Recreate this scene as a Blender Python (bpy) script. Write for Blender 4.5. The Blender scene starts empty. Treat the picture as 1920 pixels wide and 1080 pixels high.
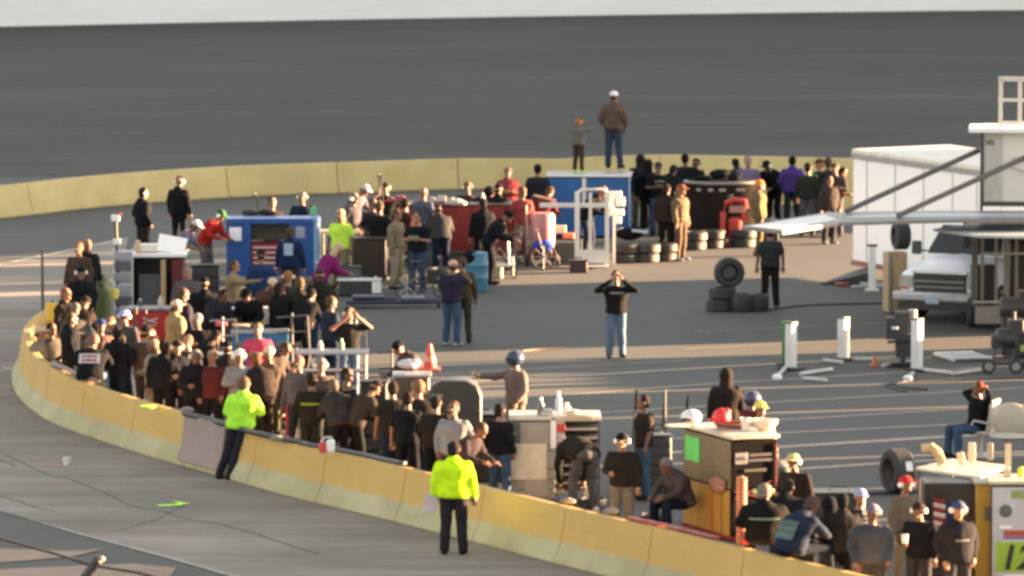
import bpy, bmesh, math, random
from math import sin, cos, radians as R, pi
from mathutils import Vector as V, Matrix, Euler
random.seed(7)
sc = bpy.context.scene
COL = sc.collection
# ---------------------------------------------------------------- camera geometry
H = 14.6; F = 12500.0
TH = math.atan(1252.0 / F)
FW = V((0, cos(TH), -sin(TH))); UP = V((0, sin(TH), cos(TH)))
def ray(px, py):
    return V((1, 0, 0)) * ((px - 960) / F) + FW - UP * ((py - 540) / F)
def G(px, py, h=0.0):
    d = ray(px, py); t = (H - h) / -d.z
    return V((0, 0, H)) + d * t
def AT(px, py, y):
    d = ray(px, py); t = y / d.y
    return V((0, 0, H)) + d * t
def S(py): return (py + 712) / H
# ---------------------------------------------------------------- materials
MC = {}
def M(name, rgb, rough=.7, metal=0.0, var=.18, scale=6.0, bump=.0, emit=None, aniso=None, coord='Object', spec=.4):
    if name in MC: return MC[name]
    m = bpy.data.materials.new(name); m.use_nodes = True
    nt = m.node_tree; b = nt.nodes['Principled BSDF']
    b.inputs['Roughness'].default_value = rough; b.inputs['Metallic'].default_value = metal
    b.inputs['Specular IOR Level'].default_value = spec
    tc = nt.nodes.new('ShaderNodeTexCoord'); mp = nt.nodes.new('ShaderNodeMapping')
    if aniso: mp.inputs['Scale'].default_value = aniso
    nt.links.new(tc.outputs[coord], mp.inputs[0])
    n = nt.nodes.new('ShaderNodeTexNoise'); n.inputs['Scale'].default_value = scale
    n.inputs['Detail'].default_value = 6; n.inputs['Roughness'].default_value = .65
    nt.links.new(mp.outputs[0], n.inputs['Vector'])
    mx = nt.nodes.new('ShaderNodeMix'); mx.data_type = 'RGBA'
    mr = nt.nodes.new('ShaderNodeMapRange'); mr.inputs[1].default_value = .3; mr.inputs[2].default_value = .7
    nt.links.new(n.outputs['Fac'], mr.inputs[0]); nt.links.new(mr.outputs[0], mx.inputs[0])
    mx.inputs[6].default_value = (*[c * (1 - var) for c in rgb], 1)
    mx.inputs[7].default_value = (*[min(1, c * (1 + var)) for c in rgb], 1)
    nt.links.new(mx.outputs[2], b.inputs['Base Color'])
    if bump:
        bp = nt.nodes.new('ShaderNodeBump'); bp.inputs['Strength'].default_value = bump; bp.inputs['Distance'].default_value = .02
        nt.links.new(n.outputs['Fac'], bp.inputs['Height']); nt.links.new(bp.outputs[0], b.inputs['Normal'])
    MC[name] = m
    return m
def cloth(rgb):
    rgb = tuple(c * .55 if max(rgb) < .5 else c * .8 for c in rgb)
    return M('cloth_%02x%02x%02x' % tuple(int(c * 255) for c in rgb), rgb, .95, 0, .22, 5, .5, spec=.05)
def paint(rgb, rough=.45, metal=0):
    rgb = tuple(c * .76 for c in rgb)
    return M('paint_%02x%02x%02x_%d' % (*[int(c * 255) for c in rgb], int(rough * 10 + metal * 100)), rgb, rough, metal, .14, 3.5, .05)
BLACK = (.017, .018, .022); NAVY = (.02, .03, .06); JEAN = (.07, .12, .21); LJEAN = (.16, .23, .33); GREY = (.12, .12, .13); LGREY = (.42, .42, .45)
KHAKI = (.28, .22, .14); TAN = (.34, .25, .15); BROWN = (.11, .075, .05); DBROWN = (.036, .028, .025); WHITE = (.8, .79, .76); RED = (.5, .025, .02)
LIME = (.55, .95, .06); PURP = (.12, .08, .3); MAG = (.28, .03, .16); BLUE = (.02, .1, .38); DGREY = (.055, .055, .06); GREENISH = (.05, .22, .12); OLIVE = (.1, .1, .06)
tyre_m = M('rubber', (.028, .027, .026), .65, 0, .25, 8, .2)
rim_m = M('rim_metal', (.5, .5, .5), .35, .8)
alu = M('aluminium', (.62, .61, .58), .4, .55, .1, 4)
whitep = M('white_paint', (.7, .68, .66), .4, 0, .05, 2, .03)
dark = M('dark_plastic', (.03, .03, .032), .55, 0, .2, 5)
blackm = M('black_metal', (.02, .02, .02), .4, .3)
# ---------------------------------------------------------------- mesh builder
class MB:
    def __init__(s): s.v = []; s.f = []; s.m = []
    def add(s, vs, fs, mi=0):
        o = len(s.v); s.v += [tuple(a) for a in vs]; s.f += [tuple(i + o for i in f) for f in fs]; s.m += [mi] * len(fs); return s
    def box(s, c, sz, rot=None, mi=0, taper=1.0):
        vs = []
        for z in (-.5, .5):
            k = taper if z > 0 else 1
            for x, y in ((-.5, -.5), (.5, -.5), (.5, .5), (-.5, .5)):
                p = V((x * sz[0] * k, y * sz[1] * k, z * sz[2]))
                if rot: p = Euler([R(a) for a in rot]).to_matrix() @ p
                vs.append(V(c) + p)
        return s.add(vs, [(3, 2, 1, 0), (4, 5, 6, 7), (0, 1, 5, 4), (1, 2, 6, 5), (2, 3, 7, 6), (3, 0, 4, 7)], mi)
    def loft(s, rings, mi=0, cap=True):
        n = len(rings[0]); vs = [p for r in rings for p in r]; fs = []
        for i in range(len(rings) - 1):
            for j in range(n):
                a = i * n + j; b = i * n + (j + 1) % n
                fs.append((a, b, b + n, a + n))
        if cap:
            fs.append(tuple(range(n - 1, -1, -1))); fs.append(tuple(range((len(rings) - 1) * n, len(rings) * n)))
        return s.add(vs, fs, mi)
    def tube(s, p0, p1, r0, r1=None, n=10, mi=0, cap=True):
        p0, p1 = V(p0), V(p1); r1 = r0 if r1 is None else r1
        a = (p1 - p0).normalized(); q = V((0, 0, 1)) if abs(a.z) < .9 else V((1, 0, 0))
        x = a.cross(q).normalized(); y = a.cross(x)
        rg = [[p + (x * cos(t * 2 * pi / n) + y * sin(t * 2 * pi / n)) * r for t in range(n)] for p, r in ((p0, r0), (p1, r1))]
        return s.loft(rg[::1], mi, cap)
    def path(s, pts, r, n=8, mi=0):
        pts = [V(p) for p in pts]; rg = []
        for i, p in enumerate(pts):
            a = (pts[min(i + 1, len(pts) - 1)] - pts[max(i - 1, 0)]).normalized()
            q = V((0, 0, 1)) if abs(a.z) < .95 else V((1, 0, 0))
            x = a.cross(q).normalized(); y = a.cross(x)
            rg.append([p + (x * cos(t * 2 * pi / n) + y * sin(t * 2 * pi / n)) * r for t in range(n)])
        return s.loft(rg, mi)
    def ell(s, c, r, n=12, m=8, mi=0, rot=None, z0=-1.0):
        c = V(c); rg = []
        a0 = math.asin(max(-1, z0)) if z0 > -1 else -pi / 2 + .12
        for i in range(m + 1):
            a = a0 + (pi / 2 - .12 - a0) * i / m
            rg.append([V((cos(t * 2 * pi / n) * cos(a) * r[0], sin(t * 2 * pi / n) * cos(a) * r[1], sin(a) * r[2])) for t in range(n)])
        rg = [[c + ((rot @ p) if rot else p) for p in g] for g in rg]
        return s.loft(rg, mi)
    def lathe(s, prof, c=(0, 0, 0), n=24, mi=0, axis='z', cap=True):
        rg = []
        for r, z in prof:
            g = []
            for t in range(n):
                a = t * 2 * pi / n
                p = (r * cos(a), r * sin(a), z)
                if axis == 'x': p = (p[2], p[0], p[1])
                if axis == 'y': p = (p[0], -p[2], p[1])
                g.append(V(c) + V(p))
            rg.append(g)
        return s.loft(rg, mi, cap)
    def prism(s, pts, z0, z1, mi=0):
        return s.loft([[V((p[0], p[1], z0)) for p in pts], [V((p[0], p[1], z1)) for p in pts]], mi)
    def mesh(s, name):
        me = bpy.data.meshes.new(name); me.from_pydata(s.v, [], s.f); me.update()
        for p, i in zip(me.polygons, s.m): p.material_index = i
        bm = bmesh.new(); bm.from_mesh(me); bmesh.ops.recalc_face_normals(bm, faces=bm.faces); bm.to_mesh(me); bm.free()
        return me
def smooth(me, ang=40):
    me.polygons.foreach_set('use_smooth', [True] * len(me.polygons))
    try: me.set_sharp_from_angle(angle=R(ang))
    except Exception: pass
def tagp(o, label=None, cat=None, group=None, kind=None):
    if label: o['label'] = label
    if cat: o['category'] = cat
    if group: o['group'] = group
    if kind: o['kind'] = kind
    return o
def build(mb, name, mats, parent=None, bevel=0, label=None, loc=None, rz=0, sm=True):
    me = mb.mesh(name)
    for m in (mats if isinstance(mats, (list, tuple)) else [mats]): me.materials.append(m)
    if sm: smooth(me)
    o = bpy.data.objects.new(name, me); COL.objects.link(o)
    if parent: o.parent = parent
    if loc is not None: o.location = loc; o.rotation_euler = (0, 0, rz)
    if bevel:
        b = o.modifiers.new('bevel', 'BEVEL'); b.width = bevel; b.segments = 2; b.limit_method = 'ANGLE'; b.angle_limit = R(40)
    if label: o['label'] = label
    return o
def thing(name, label, cat, loc, rz=0, group=None):
    o = bpy.data.objects.new(name, None); COL.objects.link(o); o.empty_display_size = .2
    o.location = loc; o.rotation_euler = (0, 0, R(rz))
    return tagp(o, label, cat, group)
def solo(mb, name, mats, label, cat, loc, rz=0, group=None, bevel=0):
    return tagp(build(mb, name, mats, None, bevel, None, loc, R(rz)), label, cat, group)
def struct(mb, name, mat):
    o = build(mb, name, mat, None, sm=False); o['kind'] = 'structure'; return o
def copy_tree(o, parent=None):
    c = o.copy(); COL.objects.link(c); c.parent = parent
    for ch in list(o.children): copy_tree(ch, c)
    return c

# ---------------------------------------------------------------- world, sun, camera
AZ = R(15); EL = R(5.5)
TOSUN = V((cos(AZ) * cos(EL), sin(AZ) * cos(EL), sin(EL)))
w = bpy.data.worlds.new("World"); sc.world = w; w.use_nodes = True
nt = w.node_tree; bg = nt.nodes['Background']
sky = nt.nodes.new('ShaderNodeTexSky'); sky.sky_type = 'NISHITA'; sky.sun_disc = False
sky.sun_elevation = EL; sky.sun_rotation = pi / 2 - AZ; sky.altitude = 200; sky.air_density = 1.0; sky.dust_density = 1.0; sky.ozone_density = 1.0
hs = nt.nodes.new('ShaderNodeHueSaturation'); hs.inputs['Saturation'].default_value = SKYSAT if 'SKYSAT' in globals() else .3
nt.links.new(sky.outputs[0], hs.inputs['Color']); tn = nt.nodes.new('ShaderNodeMix'); tn.data_type = 'RGBA'; tn.blend_type = 'MULTIPLY'; tn.inputs[0].default_value = 1; tn.inputs[7].default_value = (1.035, 1.0, .955, 1)
nt.links.new(hs.outputs[0], tn.inputs[6]); nt.links.new(tn.outputs[2], bg.inputs[0]); bg.inputs[1].default_value = .05
sl = bpy.data.lights.new('sun', 'SUN'); sl.energy = 5.0; sl.angle = R(.53); sl.color = (1, .63, .34)
so = bpy.data.objects.new('sun', sl); COL.objects.link(so); so.rotation_euler = TOSUN.to_track_quat('Z', 'Y').to_euler()
so.location = (60, 150, 40)
cam = bpy.data.cameras.new('camera'); co = bpy.data.objects.new('camera', cam); COL.objects.link(co); sc.camera = co
co.location = (0, 0, H); co.rotation_euler = (pi / 2 - TH, 0, 0)
cam.lens = F / 1920 * 36; cam.sensor_width = 36; cam.clip_start = 1; cam.clip_end = 5000
cam.dof.use_dof = True; cam.dof.focus_distance = 122; cam.dof.aperture_fstop = 2.7
sc.view_settings.view_transform = 'Standard'; sc.view_settings.look = 'None'; sc.view_settings.gamma = 1
sc.view_settings.exposure = 4.1
sc.cycles.filter_width = 3.2
sc.render.resolution_x = 1024; sc.render.resolution_y = 576

# ---------------------------------------------------------------- ground, roads, track
def ground_mat(name, c1, c2, scale, aniso=(1, 1, 1), streak=None, rough=.85, fine=.12, rotz=0):
    m = bpy.data.materials.new(name); m.use_nodes = True; nt = m.node_tree; b = nt.nodes['Principled BSDF']
    b.inputs['Roughness'].default_value = rough; b.inputs['Specular IOR Level'].default_value = .25
    g = nt.nodes.new('ShaderNodeNewGeometry'); mp = nt.nodes.new('ShaderNodeMapping'); mp.inputs['Scale'].default_value = aniso
    mp.inputs['Rotation'].default_value = (0, 0, rotz)
    nt.links.new(g.outputs['Position'], mp.inputs[0])
    n1 = nt.nodes.new('ShaderNodeTexNoise'); n1.inputs['Scale'].default_value = scale; n1.inputs['Detail'].default_value = 8; n1.inputs['Roughness'].default_value = .6
    nt.links.new(mp.outputs[0], n1.inputs['Vector'])
    n2 = nt.nodes.new('ShaderNodeTexNoise'); n2.inputs['Scale'].default_value = 14; n2.inputs['Detail'].default_value = 3
    nt.links.new(g.outputs['Position'], n2.inputs['Vector'])
    cr = nt.nodes.new('ShaderNodeValToRGB'); cr.color_ramp.elements[0].position = .32; cr.color_ramp.elements[1].position = .68
    cr.color_ramp.elements[0].color = (*c1, 1); cr.color_ramp.elements[1].color = (*c2, 1)
    nt.links.new(n1.outputs['Fac'], cr.inputs[0])
    mr = nt.nodes.new('ShaderNodeMapRange'); mr.inputs[3].default_value = 1 - fine; mr.inputs[4].default_value = 1 + fine
    nt.links.new(n2.outputs['Fac'], mr.inputs[0])
    mu = nt.nodes.new('ShaderNodeMix'); mu.data_type = 'RGBA'; mu.blend_type = 'MULTIPLY'; mu.inputs[0].default_value = 1
    nt.links.new(cr.outputs[0], mu.inputs[6]); nt.links.new(mr.outputs[0], mu.inputs[7])
    last = mu
    if streak:
        mp2 = nt.nodes.new('ShaderNodeMapping'); mp2.inputs['Scale'].default_value = streak[0]; mp2.inputs['Rotation'].default_value = (0, 0, rotz)
        nt.links.new(g.outputs['Position'], mp2.inputs[0])
        n3 = nt.nodes.new('ShaderNodeTexNoise'); n3.inputs['Scale'].default_value = 1; n3.inputs['Detail'].default_value = 5; n3.inputs['Roughness'].default_value = .7
        nt.links.new(mp2.outputs[0], n3.inputs['Vector'])
        r3 = nt.nodes.new('ShaderNodeMapRange'); r3.inputs[1].default_value = .35; r3.inputs[2].default_value = .65; r3.inputs[3].default_value = 1 - streak[1]; r3.inputs[4].default_value = 1 + streak[1]
        nt.links.new(n3.outputs['Fac'], r3.inputs[0])
        m3 = nt.nodes.new('ShaderNodeMix'); m3.data_type = 'RGBA'; m3.blend_type = 'MULTIPLY'; m3.inputs[0].default_value = 1
        nt.links.new(last.outputs[2], m3.inputs[6]); nt.links.new(r3.outputs[0], m3.inputs[7]); last = m3
    nt.links.new(last.outputs[2], b.inputs['Base Color'])
    bp = nt.nodes.new('ShaderNodeBump'); bp.inputs['Strength'].default_value = .25; bp.inputs['Distance'].default_value = .01
    nt.links.new(n2.outputs['Fac'], bp.inputs['Height']); nt.links.new(bp.outputs[0], b.inputs['Normal'])
    return m
asphalt = ground_mat('pit_asphalt', (.068, .069, .067), (.09, .089, .085), .18, (1, .6, 1), ((.12, 1.6, 1), .07), rotz=-AZ)
concrete = ground_mat('pit_lane_concrete', (.145, .126, .108), (.25, .218, .188), .5, (.5, 1, 1), ((.16, 1.5, 1), .16))
trackm = ground_mat('track_asphalt', (.037, .0362, .034), (.057, .055, .051), .16, (.5, 1.2, 1), ((.05, 1.6, 1), .15), fine=.13)
struct(MB().add([(-900, -60, 0), (900, -60, 0), (900, 3500, 0), (-900, 3500, 0)], [(0, 1, 2, 3)]), 'ground', asphalt)
def sheet(pts, name, mat, z=.004, px=True):
    vs = [G(*p) for p in pts] if px else [V((*p, 0)) for p in pts]
    mb = MB().add([(a.x, a.y, z) for a in vs], [tuple(range(len(vs)))])
    me = mb.mesh(name); bm = bmesh.new(); bm.from_mesh(me); bmesh.ops.triangulate(bm, faces=bm.faces)
    for f in bm.faces:
        if f.normal.z < 0: f.normal_flip()
    bm.to_mesh(me); bm.free(); me.materials.append(mat)
    o = bpy.data.objects.new(name, me); COL.objects.link(o); o['kind'] = 'structure'; return o
sheet([(-700, 1190), (-300, 1060), (0, 958), (150, 1000), (330, 1048), (440, 1080), (700, 1150), (1100, 1270), (1900, 1500), (2600, 1500), (2600, 1460), (2000, 1300), (1700, 1225), (1400, 1148),
       (1100, 1073), (817, 1000), (700, 970), (533, 930), (389, 888), (250, 848), (111, 800), (70, 740), (80, 690), (150, 620), (225, 520), (240, 449), (215, 451), (0, 497), (-300, 570), (-700, 680)], 'pit_lane', concrete)
def strip(pts, wd, name, mat, z=.008, mb=None):
    P = [G(*p) for p in pts]; L = []; 
    for i, p in enumerate(P):
        a = (P[min(i + 1, len(P) - 1)] - P[max(i - 1, 0)]); a.z = 0; a.normalize(); n = V((-a.y, a.x, 0)) * wd / 2
        L += [V((p.x, p.y, z)) + n, V((p.x, p.y, z)) - n]
    mb = mb or MB()
    mb.add(L, [(2 * i, 2 * i + 1, 2 * i + 3, 2 * i + 2) for i in range(len(P) - 1)])
    if name: return struct(mb, name, mat)
    return mb
stripem = M('worn_line_paint', (.3, .24, .19), .8, 0, .3, 3)  # tan strips paint thin stripes of sunlight onto the asphalt
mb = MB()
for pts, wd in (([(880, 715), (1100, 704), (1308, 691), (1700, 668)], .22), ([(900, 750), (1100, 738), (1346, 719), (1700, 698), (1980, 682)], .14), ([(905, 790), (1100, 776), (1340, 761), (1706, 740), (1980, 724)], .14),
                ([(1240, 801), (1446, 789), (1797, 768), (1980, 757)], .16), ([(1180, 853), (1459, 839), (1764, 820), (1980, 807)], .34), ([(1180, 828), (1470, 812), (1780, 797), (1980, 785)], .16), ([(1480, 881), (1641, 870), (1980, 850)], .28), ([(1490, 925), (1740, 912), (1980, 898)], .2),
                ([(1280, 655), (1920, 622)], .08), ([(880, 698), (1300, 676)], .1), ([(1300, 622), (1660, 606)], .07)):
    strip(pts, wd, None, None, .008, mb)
struct(mb, 'parking_lines', stripem)
strip([(-300, 569), (0, 496), (110, 474), (222, 450), (240, 447)], .13, 'lane_edge_line', M('edge_line', (.4, .36, .3), .8, 0, .2, 2), .01)
strip([(-300, 1062), (0, 960), (150, 1002), (330, 1050), (440, 1082), (700, 1152)], .1, 'lane_border_line', M('pale_line', (.3, .28, .24), .8, 0, .3, 2), .012)
tar = M('crack_sealer', (.11, .1, .092), .8, 0, .3, 4)
mb = MB()
for pts in ([(-20, 838), (40, 866), (90, 890), (150, 905), (210, 930), (240, 948), (290, 957), (360, 975), (420, 985), (470, 998), (530, 1018), (620, 1045)],
            [(-20, 925), (30, 938), (60, 950), (110, 960)], [(-10, 862), (20, 868), (36, 880)], [(230, 996), (300, 972), (360, 940)]):
    Q = []
    for i in range(len(pts) - 1):
        for k in range(4):
            t = k / 4; Q.append((pts[i][0] * (1 - t) + pts[i + 1][0] * t + random.uniform(-3, 3), pts[i][1] * (1 - t) + pts[i + 1][1] * t + random.uniform(-1.3, 1.3)))
    strip(Q, .045, None, None, .009, mb)
struct(mb, 'tar_seams', tar)
lime_paint = M('lime_marking', (.45, .95, .05), .6, 0, .1, 5)
ar = MB(); strip([(296, 949), (340, 947.5)], .16, None, None, .014, ar)
a, b_, c_ = G(322, 940.5), G(358, 945.5), G(318, 949)
ar.add([(p.x, p.y, .015) for p in (a, b_, G(335, 945), )] , [(0, 1, 2)]); ar.add([(p.x, p.y, .016) for p in (G(335, 945), b_, G(310, 951))], [(0, 1, 2)])
struct(ar, 'painted_arrow', lime_paint)
# banked track behind the rear barrier and the outer wall
mb = MB(); rows = 9; cols = list(range(-500, 2500, 100)); vs = []
def outer(px): return 50 - .0225 * px + 3.2e-6 * px * px
for px in cols:
    p0 = G(px, 330 if px > 0 else 330 - px * .04); y1 = 216.0
    p1 = AT(px, outer(px), y1)
    for r_ in range(rows):
        t = r_ / (rows - 1); q = p0.lerp(p1, t); q.z = .012 + p1.z * (t ** 1.25); vs.append(q)
fs = [(i * rows + j, (i + 1) * rows + j, (i + 1) * rows + j + 1, i * rows + j + 1) for i in range(len(cols) - 1) for j in range(rows - 1)]
mb.add(vs, fs); trk = struct(mb, 'race_track', trackm); smooth(trk.data, 80)
mb = MB(); ring = []
for px in cols:
    p = AT(px, outer(px), 216.0)
    ring.append([V((p.x, 215.9, p.z - .6)), V((p.x, 215.9, p.z + 1.5)), V((p.x, 216.5, p.z + 1.5)), V((p.x, 216.5, p.z - .6))])
mb.loft(ring)
owall = M('white_wall_concrete', (.76, .76, .74), .8, 0, .07, .6, .05, aniso=(.3, 1, 2))
solo(mb, 'outer_wall', owall, 'long white concrete wall along the top edge of the dark banked track', 'wall', (0, 0, 0))
# ---------------------------------------------------------------- barriers
def bar_mat():
    m = bpy.data.materials.new('barrier_yellow'); m.use_nodes = True; nt = m.node_tree; b = nt.nodes['Principled BSDF']; b.inputs['Roughness'].default_value = .8
    g = nt.nodes.new('ShaderNodeNewGeometry'); sx = nt.nodes.new('ShaderNodeSeparateXYZ'); nt.links.new(g.outputs['Position'], sx.inputs[0])
    n = nt.nodes.new('ShaderNodeTexNoise'); n.inputs['Scale'].default_value = 1.1; n.inputs['Detail'].default_value = 7; nt.links.new(g.outputs['Position'], n.inputs['Vector'])
    n2 = nt.nodes.new('ShaderNodeTexNoise'); n2.inputs['Scale'].default_value = 6; n2.inputs['Detail'].default_value = 4; nt.links.new(g.outputs['Position'], n2.inputs['Vector'])
    ma = nt.nodes.new('ShaderNodeMath'); ma.operation = 'MULTIPLY_ADD'; nt.links.new(n2.outputs['Fac'], ma.inputs[0]); ma.inputs[1].default_value = .08; nt.links.new(sx.outputs['Z'], ma.inputs[2])
    mr = nt.nodes.new('ShaderNodeMapRange'); mr.inputs[1].default_value = .34; mr.inputs[2].default_value = .41; nt.links.new(ma.outputs[0], mr.inputs[0])
    up = nt.nodes.new('ShaderNodeValToRGB'); up.color_ramp.elements[0].color = (.405, .25, .068, 1); up.color_ramp.elements[1].color = (.44, .275, .077, 1); up.color_ramp.elements[0].position = .35; up.color_ramp.elements[1].position = .65
    lo = nt.nodes.new('ShaderNodeValToRGB'); lo.color_ramp.elements[0].color = (.3, .262, .14, 1); lo.color_ramp.elements[1].color = (.385, .345, .2, 1); lo.color_ramp.elements[0].position = .35; lo.color_ramp.elements[1].position = .65
    nt.links.new(n.outputs['Fac'], up.inputs[0]); nt.links.new(n.outputs['Fac'], lo.inputs[0])
    mx = nt.nodes.new('ShaderNodeMix'); mx.data_type = 'RGBA'; nt.links.new(mr.outputs[0], mx.inputs[0]); nt.links.new(lo.outputs[0], mx.inputs[6]); nt.links.new(up.outputs[0], mx.inputs[7])
    n4 = nt.nodes.new('ShaderNodeTexNoise'); n4.inputs['Scale'].default_value = 1.0; n4.inputs['Detail'].default_value = 9; n4.inputs['Roughness'].default_value = .75
    mp4 = nt.nodes.new('ShaderNodeMapping'); mp4.inputs['Scale'].default_value = (.9, .9, 5); mp4.inputs['Location'].default_value = (3, 7, 1); nt.links.new(g.outputs['Position'], mp4.inputs[0]); nt.links.new(mp4.outputs[0], n4.inputs['Vector'])
    r4 = nt.nodes.new('ShaderNodeMapRange'); r4.inputs[1].default_value = .56; r4.inputs[2].default_value = .72; r4.inputs[3].default_value = 1; r4.inputs[4].default_value = .8; nt.links.new(n4.outputs['Fac'], r4.inputs[0])
    m4 = nt.nodes.new('ShaderNodeMix'); m4.data_type = 'RGBA'; m4.blend_type = 'MULTIPLY'; m4.inputs[0].default_value = 1; nt.links.new(mx.outputs[2], m4.inputs[6]); nt.links.new(r4.outputs[0], m4.inputs[7])
    nt.links.new(m4.outputs[2], b.inputs['Base Color'])
    bp = nt.nodes.new('ShaderNodeBump'); bp.inputs['Strength'].default_value = .3; bp.inputs['Distance'].default_value = .01; nt.links.new(n2.outputs['Fac'], bp.inputs['Height']); nt.links.new(bp.outputs[0], b.inputs['Normal'])
    return m
barm = bar_mat()
barm2 = barm.copy(); barm2.name = 'barrier_yellow_faded'
for nd in barm2.node_tree.nodes:
    if nd.type == 'VALTORGB':
        e = nd.color_ramp.elements
        if e[0].color[0] > .3: e[0].color = (.4, .31, .13, 1); e[1].color = (.47, .37, .165, 1)
        else: e[0].color = (.29, .26, .15, 1); e[1].color = (.35, .32, .19, 1)
def catmull(P, n=8):
    out = []
    for i in range(len(P) - 1):
        a, b, c, d = P[max(i - 1, 0)], P[i], P[i + 1], P[min(i + 2, len(P) - 1)]
        for k in range(n):
            t = k / n; out.append(.5 * ((2 * b) + (c - a) * t + (2 * a - 5 * b + 4 * c - d) * t * t + (3 * b - a - 3 * c + d) * t ** 3))
    out.append(P[-1]); return out
def barrier_prof(h): return [(-.3, 0), (-.3, .07), (-.17, .3 * h / .81), (-.085, h - .02), (-.07, h), (.07, h), (.085, h - .02), (.17, .3 * h / .81), (.3, .07), (.3, 0)]
def barrier(pix, cuts, hfun, labels, group, side, mat):
    P = catmull([G(*p) for p in pix], 14)
    for p in P: p.z = 0
    # side offset so the pixel path is the camera-side foot
    L = [0]
    for i in range(1, len(P)): L.append(L[-1] + (P[i] - P[i - 1]).length)
    def at(s):
        s = max(0, min(L[-1], s))
        for i in range(1, len(L)):
            if L[i] >= s:
                t = (s - L[i - 1]) / (L[i] - L[i - 1] + 1e-9); p = P[i - 1].lerp(P[i], t); a = (P[i] - P[i - 1]).normalized(); return p, a
    if isinstance(cuts, float):
        k = int(L[-1] / cuts); cuts = [L[-1] * i / k for i in range(k + 1)]
    else:
        cs = []
        for cx in cuts:
            j = min(range(len(P)), key=lambda i: abs((P[i].x) - (G(cx, 380).x * P[i].y / G(cx, 380).y))); cs.append(L[j])
        cuts = [0] + cs + [L[-1]]
    res = []
    for i in range(len(cuts) - 1):
        s0, s1 = cuts[i] + .005, cuts[i + 1] - .005; o, _ = at((s0 + s1) / 2); n = max(2, int((s1 - s0) / .35)); rg = []
        for k in range(n + 1):
            p, a = at(s0 + (s1 - s0) * k / n); nn = V((-a.y, a.x, 0)) * side; hh = hfun((s0 + s1) / 2, p)
            c = p + nn * .3
            rg.append([c + nn * q[0] + V((0, 0, q[1])) - o for q in barrier_prof(hh)])
        mb = MB().loft(rg)
        lb = labels[i] if i < len(labels) else labels[-1]
        res.append(solo(mb, 'barrier_segment', mat, lb, 'barrier', o, 0, group, .022))
    return res
# ---------------------------------------------------------------- people
tex = bpy.data.textures.new('fold_noise', 'CLOUDS'); tex.noise_scale = .16; tex.noise_depth = 2
def remesh(mb, name, vox, it, disp=0.0):
    me = mb.mesh(name + '_src'); o = bpy.data.objects.new(name, me); COL.objects.link(o)
    r = o.modifiers.new('r', 'REMESH'); r.mode = 'VOXEL'; r.voxel_size = vox
    if it: s = o.modifiers.new('s', 'SMOOTH'); s.iterations = it; s.factor = .5
    if disp:
        d = o.modifiers.new('d', 'DISPLACE'); d.texture = tex; d.strength = disp; d.mid_level = .5; d.texture_coords = 'LOCAL'
    dg = bpy.context.evaluated_depsgraph_get(); dg.update()
    m2 = bpy.data.meshes.new_from_object(o.evaluated_get(dg)); m2.name = name
    bpy.data.objects.remove(o); bpy.data.meshes.remove(me)
    return m2
def v3(*a): return V(a)
def pose(**k):
    d = dict(P=v3(0, 0, .94), N=v3(0, .01, 1.45), Hd=v3(0, -.02, 1.63), f=v3(0, -1, 0),
             A=[(v3(-.24, .02, 1.14), v3(-.26, -.05, .9), v3(0, -.1, -1)), (v3(.24, .02, 1.14), v3(.26, -.05, .9), v3(0, -.1, -1))],
             L=[(v3(-.1, -.02, .5), v3(-.12, .02, .08), v3(-.15, -1, 0)), (v3(.1, -.02, .5), v3(.12, .02, .08), v3(.15, -1, 0))], sd=v3(1, 0, 0))
    d.update(k); return d
UPV = v3(0, 0, 1)
LW = [(v3(-.09, -.1, .5), v3(-.09, .1, .1), v3(0, -1, -.25)), (v3(.09, -.14, .52), v3(.09, -.26, .1), v3(.1, -1, .1))]
SIT = [(v3(-.13, -.42, .5), v3(-.14, -.44, .08), v3(-.1, -1, 0)), (v3(.13, -.42, .5), v3(.15, -.4, .08), v3(.1, -1, 0))]
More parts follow.
